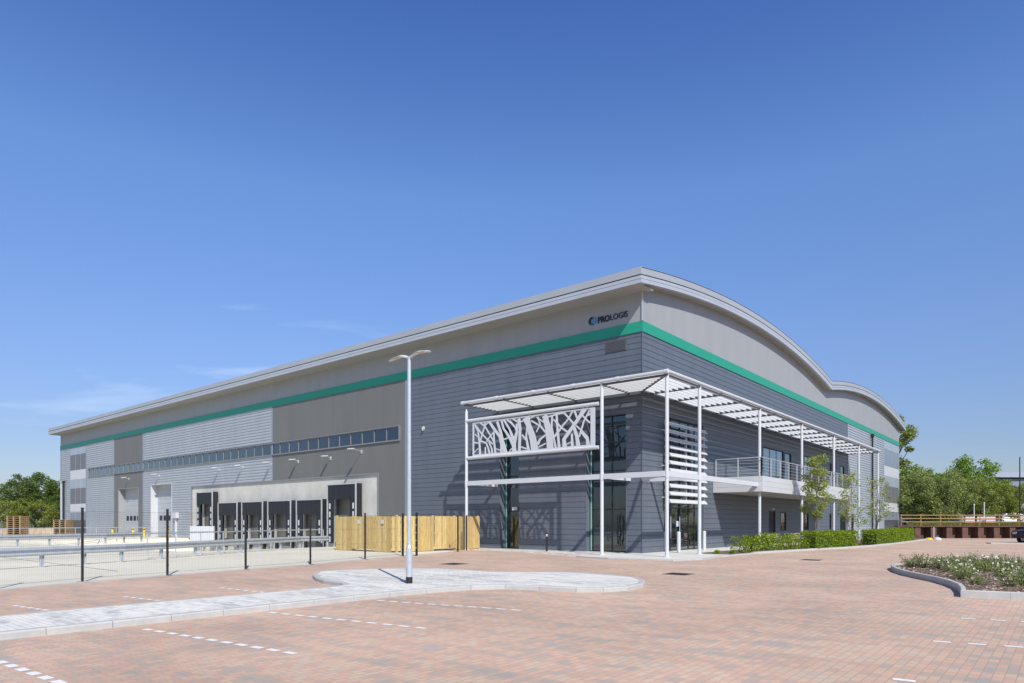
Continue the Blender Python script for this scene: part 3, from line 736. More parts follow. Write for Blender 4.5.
# laser cut tree screen
SEG = [[(-9.1,7.03,0.066),(-8.89,6.74,0.076),(-8.79,6.1,0.109),(-8.73,5.37,0.152)],[(-8.73,6.09,0.109),(-8.58,6.53,0.098),(-8.37,6.97,0.087),(-8.37,7.19,0.076)],[(-9.14,7.13,0.077),(-8.64,6.58,0.076),(-8.16,6.18,0.075),(-7.8,5.93,0.075)],[(-9.2,6.11,0.077),(-8.83,6.05,0.076)],[(-8.67,6.16,0.087),(-8.28,6.01,0.086),(-8.13,5.73,0.097),(-8.01,5.37,0.107)],[(-8.7,7.18,0.076),(-8.34,6.92,0.076),(-7.98,6.44,0.075),(-7.68,6.01,0.075)],[(-7.68,6.59,0.075),(-7.98,6.35,0.075),(-8.22,6.1,0.076)],[(-8.04,7.18,0.065),(-8.37,6.99,0.065)],[(-8.07,6.04,0.075),(-7.86,5.67,0.086),(-7.83,5.36,0.107)],[(-7.71,6.59,0.086),(-7.68,6.01,0.107),(-7.59,5.36,0.128)],[(-8.04,7.18,0.14),(-7.71,6.77,0.15),(-7.27,6.29,0.159),(-7.15,5.84,0.159),(-7.15,5.36,0.159)],[(-7.47,7.13,0.138),(-7.21,6.55,0.159),(-7.06,5.97,0.211),(-6.86,5.36,0.263)],[(-7.15,7.16,0.106),(-7.0,6.71,0.106),(-6.57,6.19,0.147),(-6.29,5.73,0.208),(-6.23,5.36,0.312)],[(-6.98,7.19,0.106),(-6.57,6.63,0.105),(-6.29,6.12,0.104)],[(-6.75,7.17,0.084),(-6.35,6.87,0.084),(-6.12,6.63,0.083)],[(-7.0,6.11,0.074),(-6.69,6.16,0.074)],[(-6.29,5.99,0.073),(-6.12,6.41,0.073)],[(-7.56,5.65,0.053),(-7.21,5.53,0.053)],[(-9.2,5.53,0.055),(-8.89,5.74,0.055)],[(-8.34,5.79,0.076),(-8.34,5.39,0.076)],[(-6.57,5.45,0.063),(-6.35,5.61,0.063)],[(-9.14,6.58,0.049),(-8.79,6.32,0.049)],[(-6.54,7.07,0.084),(-6.2,6.73,0.083),(-6.06,6.46,0.083)],[(-6.37,7.2,0.073),(-6.0,6.97,0.073)],[(-5.92,7.14,0.176),(-5.84,6.57,0.176),(-5.89,5.41,0.176)],[(-6.06,6.89,0.125),(-6.06,6.37,0.135),(-6.23,5.82,0.198),(-6.25,5.36,0.26)],[(-6.54,6.55,0.105),(-6.34,6.05,0.104)],[(-5.42,7.17,0.462),(-5.26,6.73,0.307),(-4.99,6.07,0.407),(-4.83,5.38,0.457)],[(-5.34,6.74,0.072),(-5.42,6.11,0.103),(-5.26,5.41,0.154)],[(-5.7,6.26,0.083),(-5.39,5.93,0.082)],[(-5.75,5.62,0.072),(-5.42,5.49,0.072)],[(-5.81,6.96,0.072),(-5.48,7.01,0.072)],[(-5.07,6.95,0.082),(-4.48,6.62,0.081),(-4.09,6.21,0.08)],[(-4.64,7.1,0.071),(-4.48,6.7,0.071),(-4.72,6.34,0.071)],[(-5.15,7.08,0.061),(-4.83,7.18,0.061)],[(-4.72,7.1,0.061),(-4.24,6.78,0.06)],[(-4.19,7.14,0.301),(-3.98,6.49,0.35),(-3.88,5.9,0.399),(-3.83,5.36,0.399)],[(-4.64,5.66,0.172),(-4.51,5.9,0.121),(-4.14,6.11,0.08)],[(-4.56,5.53,0.071),(-4.14,5.67,0.07)],[(-3.7,7.08,0.1),(-3.75,6.51,0.1),(-3.6,5.87,0.099),(-3.47,5.36,0.099)],[(-3.44,7.14,0.089),(-3.37,6.14,0.089),(-3.29,5.36,0.089)],[(-3.98,7.03,0.08),(-3.21,7.14,0.079)],[(-3.62,6.87,0.069),(-3.21,6.5,0.069)],[(-3.67,5.88,0.1),(-3.21,6.3,0.099)],[(-3.42,7.11,0.109),(-3.37,6.4,0.109),(-3.25,5.4,0.109)],[(-3.53,7.12,0.089),(-2.97,7.16,0.088),(-2.38,6.55,0.087)],[(-2.4,7.22,0.087),(-2.67,6.83,0.088),(-3.12,6.42,0.089),(-3.53,6.04,0.089)],[(-3.53,6.79,0.089),(-3.12,6.4,0.089),(-2.72,6.14,0.088)],[(-2.33,7.2,0.097),(-2.18,6.84,0.097)],[(-1.7,7.22,0.287),(-2.04,6.8,0.193),(-2.38,6.43,0.194),(-2.97,5.79,0.196),(-2.92,5.42,0.245)],[(-2.38,6.43,0.145),(-2.18,5.89,0.184),(-2.09,5.4,0.217)],[(-2.48,6.04,0.097),(-2.45,5.39,0.146)],[(-2.77,5.55,0.059),(-2.53,5.62,0.058)],[(-2.21,6.42,0.077),(-1.89,6.15,0.077),(-1.51,5.76,0.076)],[(-2.04,5.84,0.087),(-1.75,6.61,0.086),(-1.42,7.1,0.086)],[(-1.85,6.9,0.077),(-1.42,6.5,0.076)],[(-1.89,6.07,0.125),(-1.56,5.72,0.162),(-1.51,5.4,0.191)],[(-1.56,6.88,0.095),(-1.33,6.93,0.095)]]
tr = MB()
def cut_poly(pts, t0=-2.712, t1=-2.688):
    for (a,b,wa),(c,d,wb2) in zip(pts, pts[1:]):
        A = Vector((a,b)); B = Vector((c,d)); dd = (B-A); L = dd.length or 1; dd /= L; nn = Vector((-dd.y,dd.x))
        q = [A+nn*wa/2, B+nn*wb2/2, B-nn*wb2/2, A-nn*wa/2]
        j = random.uniform(0,.003)
        tr.add([(p.x,t0-j,p.y) for p in q]+[(p.x,t1+j,p.y) for p in q], [(0,1,2,3),(4,7,6,5),(0,4,5,1),(1,5,6,2),(2,6,7,3),(3,7,4,0)])
        # round the joint
        m6 = [(c+cos(k*pi/4)*wb2/2, d+sin(k*pi/4)*wb2/2) for k in range(8)]
        tr.add([(x,t0-j*.7-.0004,z) for x,z in m6]+[(x,t1+j*.7,z) for x,z in m6], [tuple(range(8)), tuple(range(15,7,-1))]+[(k,(k+1)%8,8+(k+1)%8,8+k) for k in range(8)])
for s in SEG: cut_poly(s)
tr.box(-9.3,-9.2,-2.717,-2.683,5.33,7.24); tr.box(-1.36,-1.1,-2.717,-2.683,5.33,7.24)
tr.box(-9.2,-1.36,-2.716,-2.684,5.33,5.42); tr.box(-9.2,-1.36,-2.716,-2.684,7.17,7.24)
for x in (-8.9,-5.2,-1.6): tr.box(x,x+.06,-2.71,-2.69,7.24,7.3)
tr.build('tree_pattern_screen', M['white'], CA)
# brise soleil blades in front of the entrance glazing
bs = MB()
zb = 2.72
while zb < 6.9:
    bs.obox((.36,4.55,zb),(0,2.5,0),Vector((cos(.9),0,-sin(.9)))*.125,Vector((sin(.9),0,cos(.9)))*.022)
    zb += .415
for a in (2.2,4.55,6.9): bs.box(.20,.30,a-.035,a+.035,2.6,6.8)
for a in (2.2,4.55,6.9):
    for z in (2.9,4.6,6.5): bs.box(0,.22,a-.03,a+.03,z,z+.06)
bs.build('sunshade_blades', M['white'], CA)
# --- balcony
BA = bpy.data.objects.new('balcony', None); C.objects.link(BA); BA.parent = W
Y0, Y1 = 8.85, 29.2
sb = MB(); sb.box(0.01,3.0,Y0,Y1,3.42,4.28)
sb.build('slab', M['stackD'], BA)
cl = MB()
for k in range(3):
    z0 = 3.39+k*.305; z1 = z0+.297
    cl.box(3.0,3.03,Y0-.03,Y1+.03,z0,z1); cl.box(0.02,2.999,Y0-.03,Y0-.001,z0,z1); cl.box(0.02,2.999,Y1+.001,Y1+.03,z0,z1)
cl.build('fascia_cladding', M['stackW'], BA)
sf = MB(); sf.box(.02,2.99,Y0+.01,Y1-.01,3.395,3.415); sf.build('soffit', M['soffit'], BA)
rl = MB()
def rail_run(p, q, nn):
    p = Vector(p); q = Vector(q)
    rl.tube(p+Vector((0,0,1.12)), q+Vector((0,0,1.12)), .028, n=8)
    for z in (.2,.4,.6,.8,.97): rl.tube(p+Vector((0,0,z)), q+Vector((0,0,z)), .011, n=6)
    for i in range(nn+1):
        c = p.lerp(q, i/nn); rl.obox(c+Vector((0,0,.56)),(.03,0,0),(0,.03,0),(0,0,.56))
rail_run((.15,Y0+.1,4.28),(2.9,Y0+.1,4.28),2); rail_run((2.9,Y0+.1,4.281),(2.9,Y1-.1,4.281),12); rail_run((2.9,Y1-.1,4.28),(.15,Y1-.1,4.28),2)
rl.build('railing', M['alu'], BA)
dv = MB(); dv.box(.3,2.6,23.0,23.05,4.3,5.2); dv.build('screen', M['louvre'], BA)

# ================================================================== TREES & PLANTS
def leafcloud(mb, rng, blobs, n, size, flat=.5):
    tot = sum(b[3]**2 for b in blobs)
    for bx_, by_, bz_, r in blobs:
        for _ in range(int(n*r*r/tot)):
            d = Vector((rng.gauss(0,1), rng.gauss(0,1), rng.gauss(0,1))).normalized()
            rr = r*(rng.random()**.45)*rng.uniform(.85,1.12)
            c = Vector((bx_,by_,bz_)) + Vector((d.x*rr, d.y*rr, d.z*rr*.8))
            s = size*rng.uniform(.6,1.35)
            a = Vector((rng.gauss(0,1), rng.gauss(0,1), rng.gauss(0,flat))).normalized()
            b = a.cross(Vector((rng.gauss(0,1),rng.gauss(0,1),rng.gauss(0,1)))).normalized()
            mb.add([c-a*s, c-b*s*.55, c+a*s, c+b*s*.55], [(0,1,2,3)])
def tree_meshes(seed, h, r, n, leaf, trunk=.0, crown0=.25, nb=22, br=.3, sparse=False, lean=0):
    rng = random.Random(seed)
    tk = MB(); tr_ = trunk or h*.022
    pts = [Vector((0,0,0))]
    for k in range(1,7): pts.append(pts[-1]+Vector((rng.uniform(-.03,.03)*h+lean*h*.03, rng.uniform(-.03,.03)*h, h*.85/6)))
    for k in range(6): tk.tube(pts[k], pts[k+1], tr_*(1-k/7), tr_*(1-(k+1)/7), n=8, caps=False)
    blobs = []
    for k in range(nb):
        zf = crown0 + (1-crown0)*((k+.5)/nb)
        a = k*2.4+rng.uniform(-.4,.4)
        env = r*sqrt(max(.06, 1-((zf-.55)/.52)**2))
        rad = env*rng.uniform(.35,.98)
        base = pts[min(5,int(zf*.8*6))]
        e = Vector((base.x+cos(a)*rad, base.y+sin(a)*rad, h*zf*rng.uniform(.92,1.0)))
        tk.tube(base, e, tr_*.35, tr_*.08, n=5, caps=False)
        blobs.append((e.x,e.y,e.z, r*br*rng.uniform(.6,1.3)))
    if not sparse: blobs.append((pts[3].x,pts[3].y,h*.55,r*.55))
    lf = MB(); leafcloud(lf, rng, blobs, n, leaf)
    return tk, lf
TREE = {}
def tree_kind(key, m_leaf, m_bark='bark', **kw):
    tk, lf = tree_meshes(**kw)
    t = thing('tree', None, None)
    tk.build('trunk', M[m_bark], t); lf.build('crown', M[m_leaf], t)
    TREE[key] = [t, False]
def put_tree(key, x, y_, z, label, rz=0, s=1, group='trees behind the grass bank', name='tree', cat='tree', sz=1):
    t, used = TREE[key]
    o = t if not used else copy_tree(t)
    TREE[key][1] = True
    o.location = (x,y_,z); o.rotation_euler = (0,0,rz); o.scale = (s,s,s*sz); tag(o, label, cat, group)
    o.name = name
    return o
tree_kind('big', 'leafD', seed=1, h=11, r=4.6, n=10000, leaf=.17, nb=30)
tree_kind('bigm', 'leafM', seed=2, h=10, r=4.0, n=9000, leaf=.16, nb=28)
tree_kind('tall', 'leafY', seed=9, h=16.5, r=3.8, n=6500, leaf=.17, nb=24, br=.26, sparse=True, crown0=.35)
tree_kind('shrub', 'leafY', seed=4, h=5.5, r=2.8, n=7000, leaf=.11, nb=22, crown0=.12)
tree_kind('grey', 'leafG', seed=5, h=7.5, r=3.4, n=9000, leaf=.12, nb=26, crown0=.1)
tree_kind('airy', 'leafY', seed=6, h=8, r=2.6, n=4200, leaf=.12, nb=20, br=.3, crown0=.2, sparse=True)
gl_ = 'trees beyond the far end of the yard'
put_tree('big', -134,-3,0,'dark tree at the left edge of the photo behind the yard, partly cut off',.3,.92,gl_)
put_tree('big', -126,4,0,'dark round tree behind the yellow-green shrubs at far left',1.5,.82,gl_)
put_tree('big', -131,8.5,0,'tallest dark tree in the clump left of the warehouse end',2.6,.98,gl_)
put_tree('big', -126,11.5,0,'dark tree second nearest to the far left end of the warehouse',4.1,.86,gl_)
put_tree('bigm', -139,17,0,'mid green tree next to the far left corner of the warehouse',.9,.95,gl_)
put_tree('big', -140,24,0,'dark tree mostly hidden behind the far left end of the warehouse',5.1,.95,gl_)
put_tree('shrub', -113,-3.0,0,'yellow-green bushy tree at the left edge behind the pallets',0,1.05,gl_)
put_tree('shrub', -111,.8,0,'yellow-green bushy tree in the middle of the low left clump',2,.95,gl_)
put_tree('shrub', -112,4.4,0,'yellow-green bushy tree right of the low left clump',4,.9,gl_)
put_tree('big', -118,9,-.5,'low dark tree right of the yellow-green bushes, by the warehouse end',3.3,.62,gl_)
gr_ = 'trees behind the grass bank'
put_tree('tall', -2.4,80.5,1,'tall sparse tree rising above the right end of the warehouse roof',.4,1.0,gr_,sz=.97)
put_tree('bigm', 3.0,78,1,'mid green tree just right of the warehouse end, behind the grey-green bush',1.2,.78,gr_)
put_tree('bigm', 6.3,85,1,'rounded bright green tree with the highest crown in the right-hand clump',2.4,1.02,gr_)
put_tree('bigm', 8.9,90,1,'second bright green tree, right of the highest one in the right-hand clump',5,.70,gr_)
put_tree('grey', 2.6,68.5,1.2,'grey-green dense bush tree beside the warehouse end panel',0,.86,gr_)
put_tree('grey', 1.3,71.5,1.0,'grey-green dense bush tree right against the end corner of the warehouse',3,.95,gr_)
put_tree('bigm', .6,76,1.0,'mid green tree at the warehouse end, below the tall sparse one',3,.85,gr_)
put_tree('grey', 5.4,69.0,1.2,'grey-green dense bush tree behind the middle of the timber rails',2,.86,gr_)
put_tree('grey', 7.6,72.5,1.2,'low grey-green tree right of centre behind the timber rails',4,.74,gr_)
put_tree('airy', 8.6,71.0,1.2,'airy yellow-green tree in front of the long white-roofed shed',0,.66,gr_)
put_tree('airy', 10.4,73.5,1.2,'airy yellow-green tree left of the dark lamp mast',2,.68,gr_)
put_tree('airy', 11.9,75,1.2,'airy yellow-green tree right beside the dark lamp mast',4,.66,gr_)
put_tree('airy', 6.9,80.0,1.2,'thin pale-green tree between the rounded tree and the shed',1,.85,gr_)
put_tree('big', 15.8,86,1.2,'dark tree at the right edge of the photo beside the far shed',1,.5,gr_)
put_tree('shrub', 9.9,84,1.2,'wide yellow-green shrub below the white-roofed shed',1,.95,gr_)
put_tree('shrub', 13.9,80,1.2,'wide yellow-green shrub at the right edge of the photo',3,.95,gr_)
for k, (x,y_) in enumerate([(-60,-130),(-38,-120),(-18,-128),(4,-118),(28,-124),(50,-112)]):
    put_tree('big', x,y_,0,['broad dark tree across the road, only mirrored in the windows, %s in the row' % w for w in ('first','second','third','fourth','fifth','sixth')][k],k,1.1,'trees across the road behind the viewer')

# saplings in the verge
tree_kind('sapA', 'leafS', 'barkL', seed=21, h=5.8, r=.85, n=2900, leaf=.075, trunk=.045, nb=26, br=.42, crown0=.33, sparse=True)
tree_kind('sapB', 'leafS', 'barkL', seed=22, h=5.3, r=.95, n=1100, leaf=.075, trunk=.04, nb=24, br=.42, crown0=.3, sparse=True)
gs = 'young trees planted behind the hedges'
put_tree('sapA', 4.6,14.0,.02,'young yellow-green tree in fuller leaf, nearest of the three behind the hedges',0,1,gs,'young_tree','young tree')
put_tree('sapB', 4.6,21.9,.02,'sparse young tree in the middle, behind the second hedge end',1,1,gs,'young_tree','young tree')
put_tree('sapB', 4.6,31.6,.02,'sparse young tree farthest along, near the last canopy column',3,1.03,gs,'young_tree','young tree')

# hedges
def hedge(pts, w, h, n, label, ragged=.0, seed=1):
    rng = random.Random(seed)
    L = sum((Vector(b)-Vector(a)).length for a,b in zip(pts,pts[1:]))
    lf = MB(); core = MB()
    for a, b in zip(pts, pts[1:]):
        A = Vector(a); B = Vector(b); l = (B-A).length; d = (B-A)/l; s = Vector((-d.y,d.x))
        if not ragged:
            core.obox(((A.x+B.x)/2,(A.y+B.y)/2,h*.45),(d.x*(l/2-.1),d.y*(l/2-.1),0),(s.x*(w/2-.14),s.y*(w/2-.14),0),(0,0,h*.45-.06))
        for _ in range(int(n*l/L)):
            t = rng.random(); u = rng.uniform(-1,1); z = rng.random()
            f = rng.random()
            if f < .45: u = (1 if rng.random() < .6 else -1)*rng.uniform(.82,1.05)
            elif f < .85: z = rng.uniform(.88,1.05)
            else: t = rng.choice((rng.uniform(-.02,.03), rng.uniform(.97,1.02)))
            hh = h*(1+.06*sin(t*l*2.3+seed)+.05*sin(t*l*5.1)) 
            if ragged:
                gapf = .5+.5*sin(t*l*3.3+seed)+.2*sin(t*l*7)
                if rng.random() > .35+.75*gapf: continue
                hh *= .72+.3*gapf; z = rng.random()**.8; u = rng.uniform(-1,1)
            c2 = A+d*(t*l)+s*(u*w/2); c = Vector((c2.x,c2.y,.05+z*hh))
            q = rng.uniform(.03,.06)
            a_ = Vector((rng.gauss(0,1),rng.gauss(0,1),rng.gauss(0,.7))).normalized(); b_ = a_.cross(Vector((rng.gauss(0,1),rng.gauss(0,1),rng.gauss(0,1)))).normalized()
            lf.add([c-a_*q,c-b_*q*.6,c+a_*q,c+b_*q*.6],[(0,1,2,3)])
    t = thing('hedge', label, 'hedge', (pts[0][0],pts[0][1],0), 0, 'clipped hedges in front of the office wall')
    o3 = (pts[0][0],pts[0][1],0)
    lf.build('foliage', M['hedge'], t, offs=o3)
    if core.f: core.build('branches', M['leafcore'], t, offs=o3)
    else:
        st = MB(); A=Vector(pts[0]); B=Vector(pts[-1]); st.tube((A.x,A.y,.04),(B.x,B.y,.04),.02,n=5)
        for i in range(26):
            q = rng.random(); A=Vector(pts[0]).lerp(Vector(pts[-1]),q); st.tube((A.x+rng.uniform(-.2,.2),A.y+rng.uniform(-.2,.2),.0),(A.x+rng.uniform(-.3,.3),A.y+rng.uniform(-.3,.3),h*.7),.012,.006,n=4)
        st.build('branches', M['bark'], t, offs=o3)
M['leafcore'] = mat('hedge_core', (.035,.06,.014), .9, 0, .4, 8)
hedge([(3.7,3.3),(4.0,4.4),(4.55,6.9)], 1.0, .95, 5200, 'loose gappy hedge nearest the entrance doors', .1, 3)
hedge([(4.65,7.3),(5.15,9.2)], .9, .9, 2200, 'short loose hedge clump between the two pale timber benches', .1, 5)
hedge([(5.25,9.9),(5.75,13.0),(6.0,16.2)], 1.0, .90, 9500, 'dense clipped bright green hedge, middle one of the row', 0, 7)
hedge([(6.2,20.6),(6.45,25.0),(6.4,33.5)], 1.1, .95, 15000, 'longest dense clipped hedge, at the far end of the row', 0, 9)
# low tufts at the open end of the verge
for i, (x,y_) in enumerate([(3.3,1.6),(3.8,2.3)]):
    mb = MB(); leafcloud(mb, random.Random(40+i), [(0,0,.1,.16)], 260, .035)
    st = MB(); st.tube((0,0,0),(0,0,.12),.01,n=5)
    t = thing('small_plant', ['small green tuft on the paving at the hedge end, the one nearer the doors','small green tuft touching the end of the loose hedge'][i], 'plant', (x,y_,0), 0, 'small tufts by the hedge end')
    mb.build('foliage', M['hedge'], t); st.build('stem', M['bark'], t)

# low flowering shrubs of the bed
def shrub_proto(seed, flowers, grey, tall=1):
    rng = random.Random(seed); st = MB(); lf = MB(); fw = MB()
    for i in range(26):
        a = rng.uniform(0,6.28); rr = rng.uniform(.05,.42); h = rng.uniform(.16,.46)*tall
        e = Vector((cos(a)*rr, sin(a)*rr, h)); b = Vector((cos(a)*rr*.3, sin(a)*rr*.3, 0))
        st.tube(b, e, .006, .003, n=4, caps=False)
        for k in range(17):
            t = rng.uniform(.3,1.02); c = b.lerp(e, t)+Vector((rng.gauss(0,.035),rng.gauss(0,.035),rng.gauss(0,.03)))
            q = rng.uniform(.018,.034)
            a_ = Vector((rng.gauss(0,1),rng.gauss(0,1),rng.gauss(0,.8))).normalized(); b_ = a_.cross(Vector((rng.gauss(0,1),rng.gauss(0,1),rng.gauss(0,1)))).normalized()
            lf.add([c-a_*q,c-b_*q*.5,c+a_*q,c+b_*q*.5],[(0,1,2,3)])
        if rng.random() < flowers:
            for k in range(2):
                c = e+Vector((rng.gauss(0,.03),rng.gauss(0,.03),.02))
                m6 = [(c.x+cos(j*pi/3)*.017,c.y+sin(j*pi/3)*.017,c.z+rng.uniform(0,.012)) for j in range(6)]
                fw.add(m6,[tuple(range(6))])
                fw.add([(c.x-.02,c.y,c.z-.015),(c.x+.02,c.y,c.z-.015),(c.x+.02,c.y,c.z+.02),(c.x-.02,c.y,c.z+.02)],[(0,1,2,3)])
    t = thing('flowering_shrub', None, None)
    st.build('stems', M['bark'], t); lf.build('foliage', M['leafG'] if grey else M['leafM'], t)
    if fw.f: tag(fw.build('flowers', M['flower'], t), kind='stuff')
    return t
protos = [shrub_proto(1,.34,True,.95),shrub_proto(2,.16,True,.85),shrub_proto(3,.0,False,1.0),shrub_proto(4,.12,True,1.15)]
used = [False]*4
rs = random.Random(12); placed = []; tries = 0
bin_ = inset(bed, .45)
while len(placed) < 190 and tries < 20000:
    tries += 1
    p = (rs.uniform(12,24), rs.uniform(-13.2,2.4))
    if not inpoly(p, bin_) or any((p[0]-q[0])**2+(p[1]-q[1])**2 < .43**2 for q in placed): continue
    # open mulch near the front kerb corner
    if rs.random() > .22+max(0,min(.7,(p[1]+11.5)/9)): continue
    if p[1] < -8 and rs.random() < .25: continue
    placed.append(p)
LAB = ['low grey-green shrub thick with white flowers in the raised bed','low grey-green shrub with a few white flowers in the raised bed','low mid-green shrub without flowers in the raised bed','taller straggly grey-green shrub with scattered white flowers in the raised bed']
for p in placed:
    k = rs.choice((0,0,1,1,2,3,3))
    o = protos[k] if not used[k] else copy_tree(protos[k]); used[k] = True
    s = rs.uniform(.75,1.25); o.location = (*p,.10); o.rotation_euler = (0,0,rs.uniform(0,6.28)); o.scale = (s,s,s*rs.uniform(.75,1.05))
    tag(o, LAB[k], 'shrub', 'shrubs in the raised bed, kind %s' % ('rich in flowers','with few flowers','without flowers','tall and straggly')[k])

# ================================================================== STREET FURNITURE
# twin-head lamp
t = thing('street_lamp', 'tall white twin-headed lamp post standing on the grey paved traffic island', 'street lamp', (4.30,-19.50,.098)); t.scale = (.94,.94,.945)
b = MB(); b.tube((0,0,0),(0,0,.17),.088,n=16); b.build('base_band', M['blackm'], t)
b = MB(); b.tube((0,0,.17),(0,0,.92),.085,n=16); b.tube((0,0,.92),(0,0,1.0),.085,.058,n=16); b.tube((0,0,1.0),(0,0,5.86),.055,.048,n=16); b.build('pole', M['galv'], t, smooth=False)
b = MB(); b.obox((0,-.085,.55),(.035,0,0),(0,.004,0),(0,0,.15)); b.build('access_door', M['alu'], t)
for sgn in (-1,1):
    h = MB(); N_ = 12; vs = []
    for i in range(N_+1):
        f = i/N_; x = sgn*(.0+.80*f); z = 5.83+.12*sin(pi/2*min(1,f*1.9))-.07*f*f
        w_ = .045+.055*max(0,sin(min(1,max(0,f-.15)/.85)*pi))**.8 - (.03 if f == 1 else 0); th = .055*(1-.6*f)+.012
        vs += [(x,-w_,z-th*.2),(x,0,z+th*.7),(x,w_,z-th*.2),(x,0,z-th*.5)]
    fs = []
    for i in range(N_):
        for k in range(4): fs.append((i*4+k,i*4+(k+1)%4,(i+1)*4+(k+1)%4,(i+1)*4+k))
    fs += [(0,1,2,3),(N_*4+3,N_*4+2,N_*4+1,N_*4)]
    h.add(vs, fs); hh = h.build('lamp_head', M['white'], t, smooth=True)
    l = MB(); l.obox((sgn*.47,0,5.915),(.16,0,-sgn*.012),(0,.07,0),(0,0,.012)); l.build('lens', M['bronze'], hh)

# mesh fence of the yard
t = thing('mesh_fence', 'black steel wire mesh fence with slim posts between the brick paving and the yard', 'fence')
posts = [(-.3,-34.0),(-.85,-31.6),(-1.7,-28.9),(-2.6,-26.3),(-3.5,-24.1),(-4.0,-21.7),(-4.6,-18.9),(-5.2,-16.0),(-6.3,-12.6),(-7.2,-9.7)]
pm = MB(); pm.box(-.026,.026,-.026,.026,0,1.95); pm.box(-.03,.03,-.03,.03,1.95,1.985)
for k in range(5): pm.box(.032,.05,-.02,.02,.3+k*.38,.34+k*.38)
pm.box(-.1,.1,-.1,.1,0,.012)
p0 = pm.build('post', M['blackm'], t)
for i, (x,y_) in enumerate(posts):
    o = p0 if i == 0 else p0.copy()
    if i: C.objects.link(o); o.parent = t
    o.location = (x,y_,0)
for (a,b),(c,d) in zip(posts[:-1], posts[1:]):
    w_ = MB(); A = Vector((a,b)); B = Vector((c,d)); L = (B-A).length; nn = int(L/.05)
    for i in range(1,nn):
        p = A.lerp(B, i/nn); w_.add([(p.x-.0028,p.y,.08),(p.x+.0028,p.y,.08),(p.x+.0028,p.y,1.9),(p.x-.0028,p.y,1.9)],[(0,1,2,3)])
    for z in (.1,.7,1.3,1.88): w_.bar((a,b,z),(c,d,z),.004)
    w_.build('mesh_panel', M['blackm'], t)
t = thing('pedestrian_gate', 'black steel gate posts with a narrow mesh gate beside the lamp post', 'gate')
pm = MB(); pm.box(-7.50,-7.44,-9.53,-9.47,0,2.0); pm.build('gate_post', M['blackm'], t)
pm = MB(); pm.box(-7.05,-6.97,-9.07,-8.99,0,2.05)
pp = pm.build('gate_post', M['blackm'], t)
st = MB()
for k in range(5): st.box(-7.03,-6.99,-9.08,-9.07,.35+k*.36,.40+k*.36)
st.build('hinge', M['white'], pp)
t = thing('mesh_fence_end', 'short black mesh fence between the gate and the left canopy column', 'fence')
for x,y_ in ((-8.62,-4.6),(-9.3,-3.2)):
    pm = MB(); pm.box(x-.03,x+.03,y_-.03,y_+.03,0,1.98); pm.build('post', M['blackm'], t)
pm = MB()
for i in range(26):
    f = i/26; pm.bar((-8.62-.68*f,-4.6+1.4*f,.1),(-8.62-.68*f,-4.6+1.4*f,1.9),.004)
for z in (.1,.7,1.3,1.88): pm.bar((-8.62,-4.6,z),(-9.3,-3.2,z),.006)
pm.build('mesh_panel', M['blackm'], t)

# steel guard rails
def armco(pts, h, label, name='crash_barrier', step=2.0):
    t = thing(name, label, 'crash barrier', (0,0,0), 0, 'galvanised barriers in the yard')
    A0 = pts[0]
    b = MB()
    prof = [(0,-.155),(.02,-.13),(.075,-.10),(.075,-.065),(.0,-.03),(0,.03),(.075,.065),(.075,.10),(.02,.13),(0,.155)]
    for (a,c),(d,e) in zip(pts, pts[1:]):
        dd = Vector((d-a,e-c)).normalized(); nn = Vector((dd.y,-dd.x))
        vs = [(a+nn.x*p,c+nn.y*p,h-.155+q) for p,q in prof]+[(d+nn.x*p,e+nn.y*p,h-.155+q) for p,q in prof]; m = len(prof)
        b.add(vs,[(i,i+1,m+i+1,m+i) for i in range(m-1)])
    b.build('rail', M['galv'], t)
    pb = MB(); pb.box(-.055,-.045,-.05,.05,0,h-.02); pb.box(.045,.055,-.05,.05,0,h-.02); pb.box(-.045,.045,-.004,.004,0,h-.02); pb.box(-.12,.12,-.12,.12,0,.015)
    first = None
    for (a,c),(d,e) in zip(pts, pts[1:]):
        L = sqrt((d-a)**2+(e-c)**2); nn = max(1,round(L/step))
        for i in range(nn+(1 if (d,e) == pts[-1] else 0)):
            f = i/nn
            o = pb.build('post', M['galv'], t) if first is None else first.copy()
            if first is None: first = o
            else: C.objects.link(o); o.parent = t
            q = Vector((d-a,e-c)).normalized()
            o.location = (a+(d-a)*f-q.y*.06,c+(e-c)*f+q.x*.06,0); o.rotation_euler = (0,0,atan2(e-c,d-a))
armco([(-8.6,-30.5),(-10.2,-25.6),(-11.2,-22.9),(-12.3,-19.9),(-14.6,-15.9),(-17.2,-11.2),(-19.3,-7.4),(-19.6,-5.2)], .72, 'galvanised crash barrier nearest the fence, running across the yard to the docks')
armco([(-30.5,-34),(-33.8,-24),(-36.2,-17.5),(-38.5,-11.5),(-41,-8.0)] , .74, 'second galvanised crash barrier farther back in the yard, left of the white board')
def handrail(pts, label, h=1.1, mid=True):
    t = thing('handrail', label, 'handrail')
    b = MB()
    for p, q in zip(pts, pts[1:]):
        b.tube((p[0],p[1],h),(q[0],q[1],h),.03,n=8)
        if mid: b.tube((p[0],p[1],h*.55),(q[0],q[1],h*.55),.024,n=8)
    b.build('rail', M['galv'], t)
    for p, q in zip(pts, pts[1:]):
        L = sqrt((q[0]-p[0])**2+(q[1]-p[1])**2); nn = max(1,round(L/2.1))
        for i in range(nn+1 if q == pts[-1] else nn):
            c = MB(); x = p[0]+(q[0]-p[0])*i/nn; y_ = p[1]+(q[1]-p[1])*i/nn
            c.tube((0,0,0),(0,0,h),.028,n=8); c.build('post', M['galv'], t, (x,y_,0))
handrail([(-14.0,-18.3),(-16.6,-13.6),(-20.0,-7.6),(-20.4,-5.0)], 'tubular steel handrail just behind the near crash barrier, in front of the docks')
